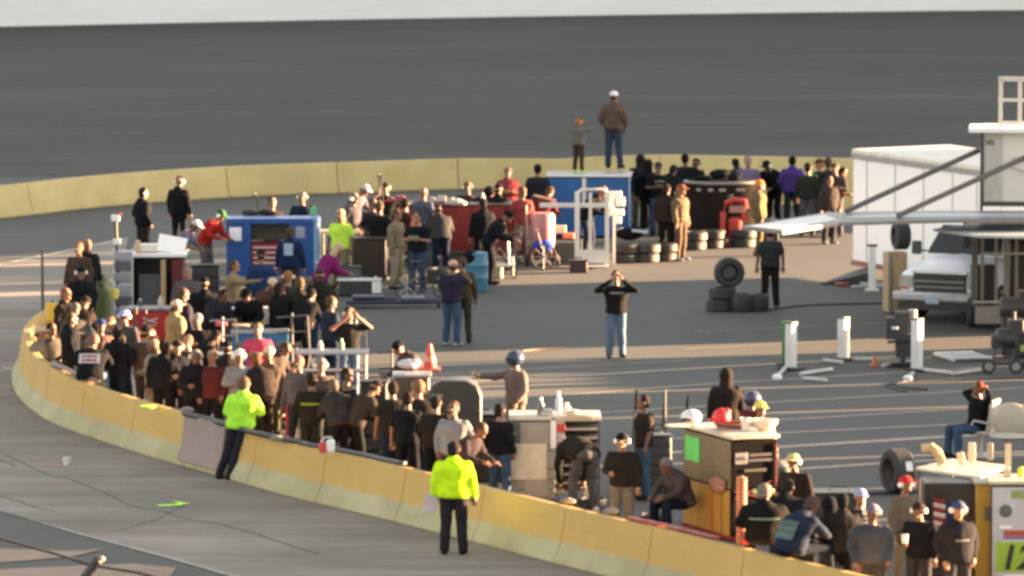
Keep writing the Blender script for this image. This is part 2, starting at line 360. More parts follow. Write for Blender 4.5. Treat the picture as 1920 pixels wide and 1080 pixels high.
POSES = {
 'stand': pose(),
 'pockets': pose(A=[(v3(-.27, .06, 1.15), v3(-.22, -.07, .93), v3(.3, -.3, -1)), (v3(.275, .07, 1.15), v3(.21, -.06, .94), v3(-.3, -.3, -1))],
                 L=[(v3(-.1, -.03, .5), v3(-.15, .03, .08), v3(-.3, -1, 0)), (v3(.11, 0, .5), v3(.12, .0, .08), v3(.3, -1, 0))]),
 'crossed': pose(A=[(v3(-.26, -.05, 1.15), v3(-.02, -.22, 1.17), v3(1, -.1, .25)), (v3(.26, -.05, 1.13), v3(.03, -.25, 1.2), v3(-1, 0, .1))]),
 'hips': pose(A=[(v3(-.42, .1, 1.2), v3(-.21, -.02, 1.0), v3(.7, -.5, -.4)), (v3(.42, .1, 1.2), v3(.21, -.02, 1.0), v3(-.7, -.5, -.4))]),
 'ear': pose(A=[(v3(-.34, -.1, 1.3), v3(-.13, -.1, 1.56), v3(.2, .1, 1)), (v3(.25, .0, 1.14), v3(.24, -.12, .93), v3(0, -.2, -1))], Hd=v3(-.02, -.03, 1.62)),
 'binoc': pose(A=[(v3(-.36, -.12, 1.36), v3(-.1, -.2, 1.58), v3(.5, .1, .6)), (v3(.36, -.12, 1.36), v3(.1, -.2, 1.58), v3(-.5, .1, .6))]),
 'behind_head': pose(A=[(v3(-.4, -.05, 1.5), v3(-.16, .08, 1.62), v3(.8, .3, .2)), (v3(.4, -.05, 1.5), v3(.16, .08, 1.62), v3(-.8, .3, .2))]),
 'walk': pose(L=LW, A=[(v3(-.24, .12, 1.16), v3(-.25, .1, .93), v3(0, -.1, -1)), (v3(.24, -.06, 1.15), v3(.25, -.22, .98), v3(0, -.5, -.9))], N=v3(0, -.02, 1.45), Hd=v3(0, -.06, 1.63)),
 'point': pose(A=[(v3(-.26, -.2, 1.32), v3(-.24, -.46, 1.36), v3(0, -1, .15)), (v3(.25, .0, 1.14), v3(.24, -.14, .95), v3(0, -.3, -1))]),
 'hold': pose(A=[(v3(-.25, .0, 1.14), v3(-.14, -.24, 1.12), v3(.3, -1, .1)), (v3(.25, .0, 1.14), v3(.24, -.05, .9), v3(0, -.2, -1))], Hd=v3(0, -.05, 1.62)),
 'work': pose(N=v3(0, -.2, 1.38), Hd=v3(0, -.34, 1.52), f=v3(0, -1, -.5), P=v3(0, .06, .93), A=[(v3(-.25, -.22, 1.08), v3(-.16, -.45, 1.02), v3(.1, -1, -.2)), (v3(.25, -.22, 1.08), v3(.18, -.44, .98), v3(-.1, -1, -.2))]),
 'bend': pose(P=v3(0, .15, .9), N=v3(0, -.38, .98), Hd=v3(0, -.55, .88), f=v3(0, -.6, -.9), A=[(v3(-.22, -.36, .68), v3(-.18, -.42, .42), v3(0, -.2, -1)), (v3(.22, -.36, .68), v3(.16, -.44, .42), v3(0, -.2, -1))],
              L=[(v3(-.13, .0, .5), v3(-.17, .08, .08), v3(-.2, -1, 0)), (v3(.13, .0, .5), v3(.17, .08, .08), v3(.2, -1, 0))]),
 'sit': pose(P=v3(0, 0, .5), N=v3(0, .03, 1.02), Hd=v3(0, -.01, 1.2), L=SIT, A=[(v3(-.26, -.02, .73), v3(-.16, -.26, .62), v3(.1, -1, -.2)), (v3(.26, -.02, .73), v3(.16, -.26, .62), v3(-.1, -1, -.2))]),
 'sit_lean': pose(P=v3(0, .05, .5), N=v3(0, -.17, .98), Hd=v3(0, -.31, 1.12), f=v3(0, -1, -.35), L=SIT, A=[(v3(-.24, -.28, .72), v3(-.12, -.46, .62), v3(.2, -1, -.2)), (v3(.24, -.28, .72), v3(.12, -.46, .62), v3(-.2, -1, -.2))]),
 'sit_arms': pose(P=v3(0, 0, .5), N=v3(0, .06, 1.02), Hd=v3(0, .02, 1.2), L=SIT, A=[(v3(-.4, .02, 1.08), v3(-.15, .12, 1.18), v3(.8, .2, .2)), (v3(.4, .02, 1.08), v3(.15, .12, 1.18), v3(-.8, .2, .2))]),
 'kneel': pose(P=v3(0, .05, .5), N=v3(0, -.12, .98), Hd=v3(0, -.22, 1.14), f=v3(0, -1, -.3), L=[(v3(-.13, -.3, .48), v3(-.13, -.25, .08), v3(-.1, -1, 0)), (v3(.13, -.12, .1), v3(.13, .32, .08), v3(0, .3, -1))],
               A=[(v3(-.24, -.16, .72), v3(-.14, -.38, .6), v3(.1, -1, -.2)), (v3(.24, -.14, .7), v3(.16, -.34, .56), v3(-.1, -1, -.3))]),
 'slean': pose(P=v3(0, 0, .93), N=v3(-.05, 0, 1.44), Hd=v3(-.05, -.03, 1.62), L=[(v3(.04, -.02, .5), v3(.16, .02, .08), v3(-.1, -1, 0)), (v3(.2, -.02, .5), v3(.34, .0, .08), v3(.3, -1, 0))],
               A=[(v3(-.29, -.06, 1.15), v3(-.04, -.24, 1.17), v3(1, -.1, .25)), (v3(.23, -.06, 1.13), v3(.0, -.26, 1.2), v3(-1, 0, .1))]),
 'lean': pose(P=v3(0, .22, .93), N=v3(0, .3, 1.44), Hd=v3(0, .27, 1.62), L=[(v3(-.1, .1, .5), v3(-.11, -.06, .08), v3(-.2, -1, 0)), (v3(.1, .12, .5), v3(.12, .02, .08), v3(.2, -1, 0))],
              A=[(v3(-.27, .25, 1.14), v3(-.03, .05, 1.13), v3(1, -.1, .2)), (v3(.27, .25, 1.12), v3(.03, .03, 1.16), v3(-1, 0, .1))]),
}
def tor(mb, p, k, lo, hi, infl, hood=0):
    P, N, sd = p['P'], p['N'], p['sd']; ax = (N - P).normalized(); fw = sd.cross(ax).normalized() * -1
    L = (N - P).length
    prof = [(-.12, .14, .1), (0, .168, .118), (.18, .158, .112), (.35, .152, .108), (.6, .178, .122), (.78, .195, .118), (.9, .165, .095), (1.0, .085, .075)]
    rg = []
    for t, a, b in prof:
        if t < lo - .001 or t > hi + .001: continue
        c = P + ax * L * t; a = a * k + infl; b = b * k + infl
        rg.append([c + sd * a * cos(u * pi / 8) + fw * b * sin(u * pi / 8) for u in range(16)])
    mb.loft(rg); return ax, fw
def limb(mb, a, b, r0, r1):
    mb.tube(a, b, r0, r1, 12); mb.ell(a, (r0, r0, r0), 12, 8); mb.ell(b, (r1, r1, r1), 12, 8)
def shoulders(p):
    ax = (p['N'] - p['P']).normalized(); return [p['N'] - ax * .07 + p['sd'] * s * .175 for s in (-1, 1)]
def hips(p): 
    return [p['P'] + p['sd'] * s * .09 for s in (-1, 1)]
def headframe(p):
    f = p['f'].normalized(); x = UPV.cross(f); x = x.normalized() if x.length > .1 else p['sd']
    u = f.cross(x).normalized()
    return Matrix((x, -f, u)).transposed(), f, x, u     # local -y is the face
MESH = {}
def get(pn, part):
    if (pn, part) in MESH: return MESH[(pn, part)]
    p = POSES[pn]; mb = MB(); Rm, f, x, u = headframe(p); Hd = p['Hd']
    if part == 'body':
        tor(mb, p, .86, -.12, 1.0, 0)
        mb.tube(p['N'] - (p['N'] - p['P']).normalized() * .05, Hd - u * .04, .058, .05, 12)
        mb.ell(Hd + u * .02 - f * .008, (.075, .095, .105), 16, 12, rot=Rm); mb.ell(Hd - u * .055 + f * .022, (.058, .065, .062), 14, 10, rot=Rm)
        mb.tube(Hd + f * .09 + u * .015, Hd + f * .108 - u * .02, .011, .017, 8); mb.ell(Hd + f * .085 - u * .09, (.022, .02, .018), 8, 6, rot=Rm)
        for s in (-1, 1): mb.ell(Hd + x * s * .078 - f * .005, (.014, .02, .032), 8, 6, rot=Rm)
        for sh, (el, wr, hd) in zip(shoulders(p), p['A']):
            limb(mb, sh, el, .05, .04); limb(mb, el, wr, .038, .027)
            h = hd.normalized(); mb.ell(wr + h * .045, (.036, .036, .036), 10, 8); mb.ell(wr + h * .07, (.034, .034, .034), 10, 8)
        for hp, (kn, an, td) in zip(hips(p), p['L']):
            limb(mb, hp, kn, .075, .052); limb(mb, kn, an, .05, .036); td = td.normalized(); limb(mb, an - V((0, 0, .03)), an - V((0, 0, .045)) + td * .12, .035, .028)
        me = remesh(mb, 'person_body', .0135, 2)
        bm = bmesh.new(); bm.from_mesh(me); n0 = len(bm.faces)
        ex = MB()
        for i, (sh, (el, wr, hd)) in enumerate(zip(shoulders(p), p['A'])):
            h = hd.normalized(); s = 1 if i == 0 else -1
            q = h.cross(v3(0, -1, 0)); q = q.normalized() if q.length > .2 else v3(1, 0, 0)
            nrm = h.cross(q).normalized()
            if q.dot(p['sd']) * s < 0: q = -q
            for j, ln in enumerate((.062, .075, .07, .055)):
                b0 = wr + h * .082 + q * (.028 - j * .019); m1 = b0 + h * ln * .55 + nrm * .006; e1 = m1 + h * ln * .4 + nrm * .02 - q * .002
                ex.path([b0 - h * .02, b0, m1, e1], .0088, 6)
            t0 = wr + h * .03 + q * .026; ex.path([t0 - q * .01, t0, t0 + q * .028 + h * .03, t0 + q * .03 + h * .058], .0105, 6)
        me2 = ex.mesh('x'); bm.from_mesh(me2); bpy.data.meshes.remove(me2)
        nb = len(bm.faces); ex = MB()
        for s in (-1, 1): ex.ell(Hd + f * .084 + x * s * .032 + u * .022, (.013, .009, .008), 8, 6, rot=Rm)
        ex.ell(Hd + f * .086 - u * .058, (.024, .007, .006), 8, 6, rot=Rm)
        for s in (-1, 1): ex.ell(Hd + f * .088 + x * s * .032 + u * .042, (.018, .006, .005), 8, 6, rot=Rm)
        me2 = ex.mesh('x'); bm.from_mesh(me2); bpy.data.meshes.remove(me2); bm.faces.ensure_lookup_table()
        for fc in bm.faces[nb:]: fc.material_index = 1
        bm.to_mesh(me); bm.free()
    elif part in ('long', 'short', 'coat'):
        inf = .045 if part == 'coat' else .026
        lo = -.12
        tor(mb, p, 1.07, lo, 1.0, inf)
        for sh, (el, wr, hd) in zip(shoulders(p), p['A']):
            if part == 'short':
                e2 = sh.lerp(el, .72); limb(mb, sh, e2, .066, .062)
            else:
                limb(mb, sh, el, .062 + inf * .4, .053 + inf * .3); limb(mb, el, wr.lerp(el, .06), .052 + inf * .3, .04 + inf * .2)
        if part == 'coat': mb.ell(p['N'] + (Hd - p['N']) * .15 - f * .03, (.1, .1, .06), 14, 8)
        me = remesh(mb, part, .019, 4, .03)
    elif part == 'trousers':
        ax = (p['N'] - p['P']).normalized(); mb.ell(p['P'] + ax * .01, (.165, .125, .12), 16, 10)
        for hp, (kn, an, td) in zip(hips(p), p['L']):
            limb(mb, hp, kn, .1, .076); limb(mb, kn, an + V((0, 0, -.0)), .074, .064)
        me = remesh(mb, part, .02, 3, .03)
    elif part in ('shoe0', 'shoe1'):
        for kn, an, td in [p['L'][int(part[-1])]]:
            t = td.normalized(); a = V((an.x, an.y, max(an.z - .035, .045)))
            limb(mb, a - t * .05, a + t * .06, .046, .044); limb(mb, a + t * .06, a + t * .15 - V((0, 0, .008)), .044, .034)
            mb.tube(a, a + V((0, 0, .07)), .05, .046, 12)
        me = remesh(mb, 'shoe', .016, 1)
    elif part == 'hair':
        mb.ell(Hd + u * .032 - f * .022, (.087, .092, .1), 16, 10, rot=Rm); mb.ell(Hd - u * .03 - f * .05, (.078, .06, .075), 14, 8, rot=Rm); me = mb.mesh(part)
    elif part == 'longhair':
        mb.ell(Hd + u * .03 - f * .02, (.092, .098, .105), 16, 10, rot=Rm); mb.ell(Hd - u * .1 - f * .055, (.09, .06, .14), 14, 8, rot=Rm); me = mb.mesh(part)
    elif part == 'cap':
        mb.ell(Hd + u * .045 - f * .008, (.09, .106, .088), 18, 7, rot=Rm, z0=-.15)
        b = []
        for r_, dz in ((.0, 0), (1, 0)):
            pass
        pts = [(-.075, .06), (-.07, .12), (-.045, .16), (0, .172), (.045, .16), (.07, .12), (.075, .06)]
        c = Hd + u * .04
        mb.loft([[c + x * a + f * b2 + u * (.004 - .25 * a * a * 8 * .1) for a, b2 in pts], [c + x * a + f * b2 + u * (-.006 - .02 * b2) for a, b2 in pts]])
        mb.ell(Hd - u * .035 - f * .06, (.07, .045, .05), 12, 6, rot=Rm, mi=1); me = mb.mesh(part)
    elif part == 'beanie':
        mb.ell(Hd + u * .04 - f * .012, (.094, .108, .1), 18, 8, rot=Rm, z0=-.35); me = mb.mesh(part)
    elif part == 'hood':
        mb.ell(Hd + u * .015 - f * .03, (.112, .118, .135), 18, 10, rot=Rm); mb.ell(Hd - u * .12 - f * .035, (.11, .11, .1), 14, 8, rot=Rm); me = mb.mesh(part)
    elif part == 'helmet':
        mb.ell(Hd + u * .015 - f * .005, (.125, .145, .135), 20, 12, rot=Rm); mb.ell(Hd + u * .02 + f * .075, (.1, .08, .045), 14, 8, rot=Rm, mi=1); me = mb.mesh(part)
    elif part == 'headset':
        pts = [Hd + x * .1 * cos(a) + u * (.13 * sin(a) + .0) for a in [i * pi / 10 for i in range(11)]]
        mb.path(pts, .011, 6)
        for s in (-1, 1):
            mb.tube(Hd + x * s * .075 - f * .004, Hd + x * s * .118 - f * .004, .046, .038, 14, mi=1)
        mb.path([Hd + x * .1, Hd + x * .085 + f * .07 - u * .04, Hd + x * .03 + f * .12 - u * .055], .006, 6); me = mb.mesh(part)
    smooth(me, 60); MESH[(pn, part)] = me; return me
SKINS = [(.2, .1, .065), (.16, .075, .05), (.24, .125, .08), (.12, .058, .04)]
def solidm(rgb, r=.6): return M('gear_%02x%02x%02x' % tuple(int(c * 255) for c in rgb), rgb, r, 0, .12, 8, .1)
def child(root, name, me, mats):
    if not me.materials:
        for _ in mats: me.materials.append(None)
    o = bpy.data.objects.new(name, me); COL.objects.link(o); o.parent = root
    for i, m in enumerate(mats):
        o.material_slots[i].link = 'OBJECT'; o.material_slots[i].material = m
    return o
NP = [0]
def person(px, py, pn, rot, top, bot, head, label, kind='long', hs=None, yb=None, h=1.75, z=0.0, shoe=None, prints=None, tname=None, fat=1.09):
    """px, py: where the top of the head is seen; yb: foot line when it does not follow from standing height"""
    p = POSES[pn]; k = h / 1.75; ht = (p['Hd'].z + .12) * k
    if yb is None:
        lo, hi = 200.0, 1700.0
        for _ in range(40):
            mid = (lo + hi) / 2; g = G(px, mid, z); q = g.z + ht
            # image row of head top above this foot point
            d = V((g.x, g.y, q)) - V((0, 0, H)); row = 540 - F * d.dot(UP) / d.dot(FW)
            if row < py: lo = mid
            else: hi = mid
        yb = (lo + hi) / 2
    hx = Euler((0, 0, R(rot))).to_matrix() @ V((p['Hd'].x, p['Hd'].y, 0)) * k
    g = G(px, yb, z); g = G(px - hx.x * S(yb), yb + hx.y * 0, z)
    sk = SKINS[NP[0] % 4]; NP[0] += 1
    b = child(None, 'person', get(pn, 'body'), [M('skin_%d' % (NP[0] % 4), sk, .55, 0, .08, 14), M('dark_feature', (.04, .02, .015), .6)])
    b.location = g; b.rotation_euler = (0, 0, R(rot)); b.scale = (k * fat, k * fat, k)
    tagp(b, label, 'person', 'people crowding the pit area')
    child(b, tname or {'long': 'sweatshirt', 'short': 'shirt', 'coat': 'jacket'}[kind], get(pn, kind), [cloth(top)])
    child(b, 'trousers', get(pn, 'trousers'), [cloth(bot)])
    sc_ = cloth(shoe or random.choice([BLACK, DBROWN, GREY, LGREY]))
    for q in ('shoe0', 'shoe1'): child(b, 'shoe', get(pn, q), [sc_])
    hk, hc = head
    if hk == 'bald': pass
    elif hk == 'cap': child(b, 'cap', get(pn, 'cap'), [cloth(hc), cloth((.06, .04, .03))])
    elif hk == 'helmet': child(b, 'helmet', get(pn, 'helmet'), [solidm(hc, .25), M('visor', (.02, .02, .025), .1)])
    else: child(b, {'hair': 'hair', 'longhair': 'hair', 'hood': 'hood', 'beanie': 'beanie'}[hk], get(pn, hk), [cloth(hc)])
    if hs: child(b, 'headset', get(pn, 'headset'), [solidm(BLACK), solidm(hs)])
    if prints:
        ax = (p['N'] - p['P']).normalized(); fw = p['sd'].cross(ax).normalized() * -1; L = (p['N'] - p['P']).length
        for side, t0, t1, hw, col in prints:
            mb = MB(); vs = []; n = 7
            for t in (t0, t1):
                c = p['P'] + ax * L * t
                for i in range(n):
                    xx = -hw + 2 * hw * i / (n - 1); dd = (.186 if kind == 'coat' else .168) * math.sqrt(max(0, 1 - (xx / .28) ** 2))
                    vs.append(c + p['sd'] * xx - fw * dd * side)
            mb.add(vs, [(i, i + 1, n + i + 1, n + i) for i in range(n - 1)])
            build(mb, 'shirt_print', [cloth(col)], b)
    return b
# ---------------------------------------------------------------- barriers placed
CONT = 3.0
seg_l = ['yellow barrier segment beyond the lower right corner, below the numbered cart', 'yellow barrier segment below the man beside the American flag', 'yellow barrier segment below the man in the blue-grey sweatshirt', 'yellow barrier segment right of the red cup, where two people sit', 'yellow barrier segment below the olive and black pit cart', 'yellow barrier segment below the man in the black cap and the bending man', 'yellow barrier segment immediately right of the official with the clipboard', 'yellow barrier segment directly behind the official with the clipboard', 'yellow barrier segment with the red and white jug on its top', 'yellow barrier segment immediately right of the leaning official', 'yellow barrier segment with the grey mat and the leaning official', 'yellow barrier segment immediately left of the grey mat', 'yellow barrier segment left of the lime disc, below the beige suit', 'yellow barrier segment below the black shirt with the red and white logo', 'yellow barrier segment at the left bend, just left of the black shirt with logo', 'leftmost outward-facing yellow barrier segment at the turn of the pit wall', 'yellow barrier segment seen end-on just above the leftmost turn', 'yellow barrier segment behind the people sitting in pale tan and dark grey', 'last yellow barrier segment of the pit wall, hidden behind the yellow banner']
barrier([(2150, 1335), (1900, 1272), (1700, 1222), (1400, 1148), (1100, 1073), (817, 1000), (700, 970), (533, 930), (389, 888), (250, 848), (111, 800), (62, 772), (32, 742), (22, 712), (28, 690), (50, 668), (85, 650), (130, 634)],
        2.62, lambda s, p: .87, seg_l, 'barrier segments of the front pit wall', -1, barm)
rl = ['faded yellow barrier section at the left edge below the banked track', 'faded yellow barrier section behind the two men in black at upper left', 'faded yellow barrier section behind the blue pit box', 'faded yellow barrier section behind the red tool chest',
      'faded yellow barrier section behind the boy on the blue box', 'faded yellow barrier section behind the round black cart', 'faded yellow barrier section behind the man in the purple jacket', 'faded yellow barrier section running behind the white trailer']
barrier([(-330, 436), (0, 410), (200, 388), (450, 370), (700, 361), (850, 356), (1000, 356), (1200, 360), (1400, 378), (1600, 398), (1800, 415)], [60, 425, 640, 865, 1230, 1420, 1600],
        lambda s, p: max(.76, min(1.35, .78 + max(0, (p.x - 1.2)) * .075)), rl, 'barrier sections below the banked track', 1, barm2)
# ---------------------------------------------------------------- generic pieces
def tyre(loc, r, w_, rot=(0, 0, 0), label='', group=None, axis='z', name='tyre', rz=0):
    T = thing(name, label, 'tyre', loc, rz, group)
    h = w_ / 2; off = (0, 0, h) if axis == 'z' else (0, 0, r)
    pr = [(r * .55, -h * .8), (r * .6, -h), (r * .88, -h), (r, -h * .72), (r, h * .72), (r * .88, h), (r * .6, h), (r * .55, h * .8)]
    build(MB().lathe(pr + [pr[0]], off, 28, axis=axis, cap=False), 'tyre_rubber', tyre_m, T)
    build(MB().lathe([(r * .56, -h * .7), (r * .5, -h * .5), (r * .45, h * .3), (r * .12, h * .35), (.001, h * .35)], off, 20, axis=axis, cap=False), 'rim', paint((.07,.07,.07)), T)
    return T
def wheel(parent, c, r, w_, axis='x', hub=rim_m, name='wheel'):
    h = w_ / 2; pr = [(r * .6, -h), (r * .9, -h), (r, -h * .6), (r, h * .6), (r * .9, h), (r * .6, h)]
    wo = build(MB().lathe(pr + [pr[0]], c, 20, axis=axis, cap=False), name, tyre_m, parent)
    build(MB().lathe([(.001, -h * .8), (r * .62, -h * .8), (r * .62, h * .8), (.001, h * .8)], c, 16, axis=axis, cap=False), 'rim', hub, wo); return wo
def cart(px, py, wd, dp, ht, body, top, name, label, rz=0, drawers=0, dcol=None, lip=.04, casters=True, cat='cart', topmat=None, group=None, base=.14, overhang=.03):
    T = thing(name, label, cat, G(px, py), rz, group)
    b0 = base if casters else .02
    build(MB().box((0, dp / 2, (ht + b0) / 2), (wd, dp, ht - b0)), 'cabinet', body, T, .012)
    build(MB().box((0, dp / 2, ht + lip / 2 + .003), (wd + overhang * 2, dp + overhang * 2, lip)), 'top', topmat or top, T, .01)
    if casters:
        for x in (-wd / 2 + .1, wd / 2 - .1):
            for y in (.1, dp - .1): build(MB().lathe([(.02, -.02), (.06, -.02), (.065, 0), (.06, .02), (.02, .02)], (x, y, .065), 12, axis='x'), 'caster', tyre_m, T)
    for i in range(drawers):
        h = (ht - b0 - .1) / drawers
        d = build(MB().box((0, -.012, b0 + .05 + h * (i + .5)), (wd * .9, .024, h * .86)), 'drawer', dcol or body, T, .006)
        build(MB().box((0, -.035, b0 + .05 + h * (i + .75)), (wd * .6, .02, .02)), 'handle', alu, d)
    return T
def flat(parent, c, sz, mat, name='panel', rot=None): return build(MB().box(c, sz, rot), name, mat, parent, .003)
def item(px, py, z, mb, name, mats, label, cat, rz=0, group=None, bevel=0): return solo(mb, name, mats, label, cat, G(px, py, z), rz, group, bevel)
def bottle(px, py, z, h, r, mat, label):
    T = item(px, py, z, MB().lathe([(r * .9, 0), (r, .02), (r, h * .6), (r * .45, h * .78), (r * .4, h * .86)], n=14), 'bottle', mat, label, 'bottle')
    build(MB().lathe([(r * .46, h * .86), (r * .46, h), (.001, h)], n=12), 'bottle_cap', paint(WHITE), T); return T
def cup(px, py, z, h, r, mat, label): return item(px, py, z, MB().lathe([(.001, 0), (r * .75, 0), (r, h), (r * 1.06, h), (r * 1.06, h * .96), (r * .9, h * .95), (.001, h * .7)], n=16, cap=False), 'cup', mat, label, 'cup')
# ================= blue pit box
BX = paint((.015, .075, .3), .4); s = 85
T = thing('pit_box', 'blue pit box with a window opening, red drawers and a white paper notice', 'pit box', G(511, 530), 0)
build(MB().box((0, .4, 1.36), (2.04, .8, .12)).box((-.75, .4, .72), (.54, .8, 1.16)).box((.69, .4, .72), (.64, .8, 1.16)).box((-.05, .4, .2), (.9, .8, .12)), 'frame', BX, T, .012)
build(MB().box((-.06, .42, .56), (.84, .7, .6)), 'drawer_chest', paint((.28, .02, .03)), T, .01)
for i in range(5): flat(T, (-.06, .05, .32 + .115 * i), (.74, .03, .03), alu, 'drawer_handle')
flat(T, (-.06, .7, 1.1), (.84, .03, .42), paint((.16, .15, .1)), 'back_panel')
flat(T, (-.82, -.006, 1.08), (.27, .008, .3), M('paper', (.75, .76, .8), .8), 'paper_notice'); flat(T, (.62, -.006, 1.12), (.2, .008, .25), M('grey_paper', (.25, .27, .33), .8), 'paper_notice')
flat(T, (1.03, .4, .74), (.02, .78, 1.3), paint((.16, .3, .5), .3), 'side_panel'); flat(T, (.965, -.008, .72), (.1, .012, 1.36), paint((.2, .36, .58), .3), 'corner_trim')
build(MB().path([(.95, -.05, .46), (1.18, -.1, .47)], .02), 'towel_rail', alu, T)
for i, (x, c, l) in enumerate(((500, (.05, .045, .04), 'dark tool bag lying on top of the blue pit box'), (470, (.08, .075, .07), 'grey folded cloth lying on the left of the blue pit box top'))):
    item(x, 405, 1.42, MB().ell((0, .3, .05), (.22, .12, .07), rot=None), 'tool_bag', cloth(c), l, 'bag')
item(588, 402, 1.42, MB().lathe([(.06, 0), (.06, .14), (.03, .17), (.03, .19)], n=14), 'green_bottle', paint((.1, .5, .2)), 'green bottle on the right end of the blue pit box', 'bottle')
# ================= red left cart with white lid
T = thing('pit_cart', 'dark red pit cart with an open white lid tray on top', 'pit cart', G(296, 592), 0)
dk = paint((.03, .02, .018)); rd = paint((.13, .015, .015))
build(MB().box((0, .35, .08), (1.1, .7, .08)).box((-.53, .35, .66), (.04, .7, 1.1)).box((.0, .68, .66), (1.06, .04, 1.1)).box((0, .35, 1.22), (1.14, .72, .05)), 'cabinet', dk, T, .01)
flat(T, (.42, .3, .66), (.24, .62, 1.06), rd, 'red_side')
flat(T, (-.15, .3, .5), (.5, .5, .75), paint((.1, .1, .11)), 'drawer_unit')
flat(T, (.12, -.01, .66), (.1, .1, 1.06), M('raw_wood', (.4, .27, .15), .7, 0, .3, 4, aniso=(6, 6, .6)), 'post')
flat(T, (0, .33, 1.28), (1.2, .85, .06), whitep, 'lid_tray'); flat(T, (.28, .45, 1.46), (.6, .5, .05), whitep, 'lid_panel', (38, 10, 0)); flat(T, (-.25, .5, 1.4), (.5, .4, .14), alu, 'tray_bin'); flat(T, (-.42, .1, 1.44), (.1, .1, .3), M('raw_wood2', (.42, .3, .18)), 'bracket')
for x in (-.4, .4): wheel(T, (x, .1, .07), .07, .05)
T = thing('tool_cabinet', 'bright red covered cabinet with a small white emblem, low in the left crowd', 'cabinet', G(283, 668), 0)
build(MB().box((0, .3, .47), (.92, .6, .86)), 'cabinet', paint((.42, .02, .018), .5), T, .03); flat(T, (0, .3, .93), (.98, .66, .05), paint((.14, .13, .15)), 'top')
build(MB().box((-.02, -.01, .72), (.3, .02, .03), (0, 20, 0)).box((.0, -.012, .72), (.3, .018, .03), (0, -20, 0)).box((0, -.01, .62), (.22, .015, .02)), 'emblem', paint((.6, .5, .45)), T)
for x in (-.36, .36): wheel(T, (x, .08, .05), .05, .04)
# tall grey bin tower
T = thing('bin_tower', 'grey tower of stacked plastic bins left of the red cart', 'shelf tower', G(232, 598), 6)
for i, z in enumerate((.12, .38, .62, .88, 1.1, 1.32)):
    build(MB().box((random.uniform(-.03, .03), .2, z), (.36, .34, .19), None, 0, 1.06), 'bin', [paint((.32, .32, .36)), paint((.12, .12, .14)), paint((.38, .38, .42))][i % 3], T, .02)
build(MB().box((-.19, .05, .75), (.03, .03, 1.48)).box((.19, .05, .75), (.03, .03, 1.48)), 'frame', alu, T)
T = thing('signal_pole', 'thin pole with two bright white blocks beside the bin tower', 'pole', G(222, 597), 0)
build(MB().tube((0, 0, 0), (-.04, 0, 2.1), .03, .03), 'pole', paint(DBROWN), T); flat(T, (-.05, 0, 2.12), (.17, .14, .12), whitep, 'block'); flat(T, (-.02, 0, 1.62), (.15, .12, .11), whitep, 'block'); flat(T, (.03, .0, 2.2), (.1, .05, .05), paint(RED), 'red_tag')
T = thing('fence_post', 'thin dark upright pole standing alone at the left in the pit lane', 'pole', G(80, 600), 0)
build(MB().tube((0, 0, 0), (0, 0, 1.5), .035, .03), 'pole', paint((.11, .1, .1)), T); build(MB().lathe([(.14, 0), (.14, .03), (.04, .05)]), 'base', paint(DGREY), T)
item(192, 602, 0, MB().lathe([(.1, 0), (.17, .1), (.19, .5), (.15, .9), (.06, 1.0)], n=16), 'gas_bottle', paint((.14, .17, .06), .5), 'olive green gas bottle between the men in black and the bin tower', 'gas bottle')
item(214, 560, .5, MB().lathe([(.09, 0), (.11, .16), (.1, .2), (.03, .22)], n=14), 'yellow_jug', paint((.7, .6, .12)), 'yellow jug perched beside the bin tower', 'jug')
# umbrella-like yellow folded sign at far left
T = thing('folded_banner', 'narrow yellow banner leaning at the far left behind the wall bend', 'banner', G(98, 676), 10)
build(MB().prism([(-.12, -.03), (.14, -.03), (.14, .03), (-.12, .03)], .3, 1.15), 'banner', paint((.8, .5, .06)), T, .02); build(MB().tube((0, .05, 0), (.02, .05, 1.2), .02), 'pole', blackm, T)
# ================= timber table + cooler right of blue box
T = thing('work_table', 'pale timber table with a sunlit leg, right of the blue pit box', 'table', G(634, 522), 0)
wd_ = M('pale_board', (.6, .48, .32), .6, 0, .15, 3, aniso=(1, 6, 6))
flat(T, (0, .3, 1.02), (.86, .6, .05), wd_, 'table_top')
for x in (-.36, .3): flat(T, (x, 0, .5), (.1, .08, 1.0), wd_, 'leg')
for x in (-.36, .3): flat(T, (x, .55, .5), (.08, .08, 1.0), wd_, 'leg')
T = cart(692, 530, .75, .5, .95, dk, blackm, 'tool_cart', 'black tool cart with a white bowl inside, right of the timber table')
cup(683, 505, .2, .3, .13, paint((.6, .55, .45)), 'pale jar standing low beside the black tool cart')
# low go-kart-like dark wheeled frame (x 650-900, y 545-575)
T = thing('creeper_dolly', 'long low dark dolly with crossed frame lying in front of the timber table', 'dolly', G(740, 578), 3)
nv = paint((.03, .035, .07))
build(MB().path([(-1.0, 0, .12), (-.3, -.05, .14), (.4, .1, .12), (1.1, 0, .14)], .045).path([(-.9, .5, .12), (0, .35, .16), (1.0, .5, .12)], .04).tube((-1, 0, .12), (-.9, .5, .12), .035).tube((.1, .02, .13), (.1, .4, .15), .035).tube((1.05, 0, .13), (1.0, .5, .12), .035), 'frame', nv, T)
build(MB().box((-.55, .2, .22), (.7, .45, .08)), 'pad', nv, T, .03); build(MB().box((.4, .25, .2), (.5, .4, .07)), 'pad', paint((.2, .2, .22)), T, .03)
for x in (-.9, .95):
    for y in (0, .45): wheel(T, (x, y, .07), .07, .05)
T = thing('crate', 'small dark crate with a bright white lamp box in front of the timber table', 'crate', G(682, 556), 0); build(MB().box((-.1, .2, .17), (.9, .4, .32)), 'body', dark, T, .03); flat(T, (.28, -.02, .2), (.2, .06, .24), whitep, 'lamp_box'); flat(T, (-.1, .2, .35), (.96, .44, .03), alu, 'lid')
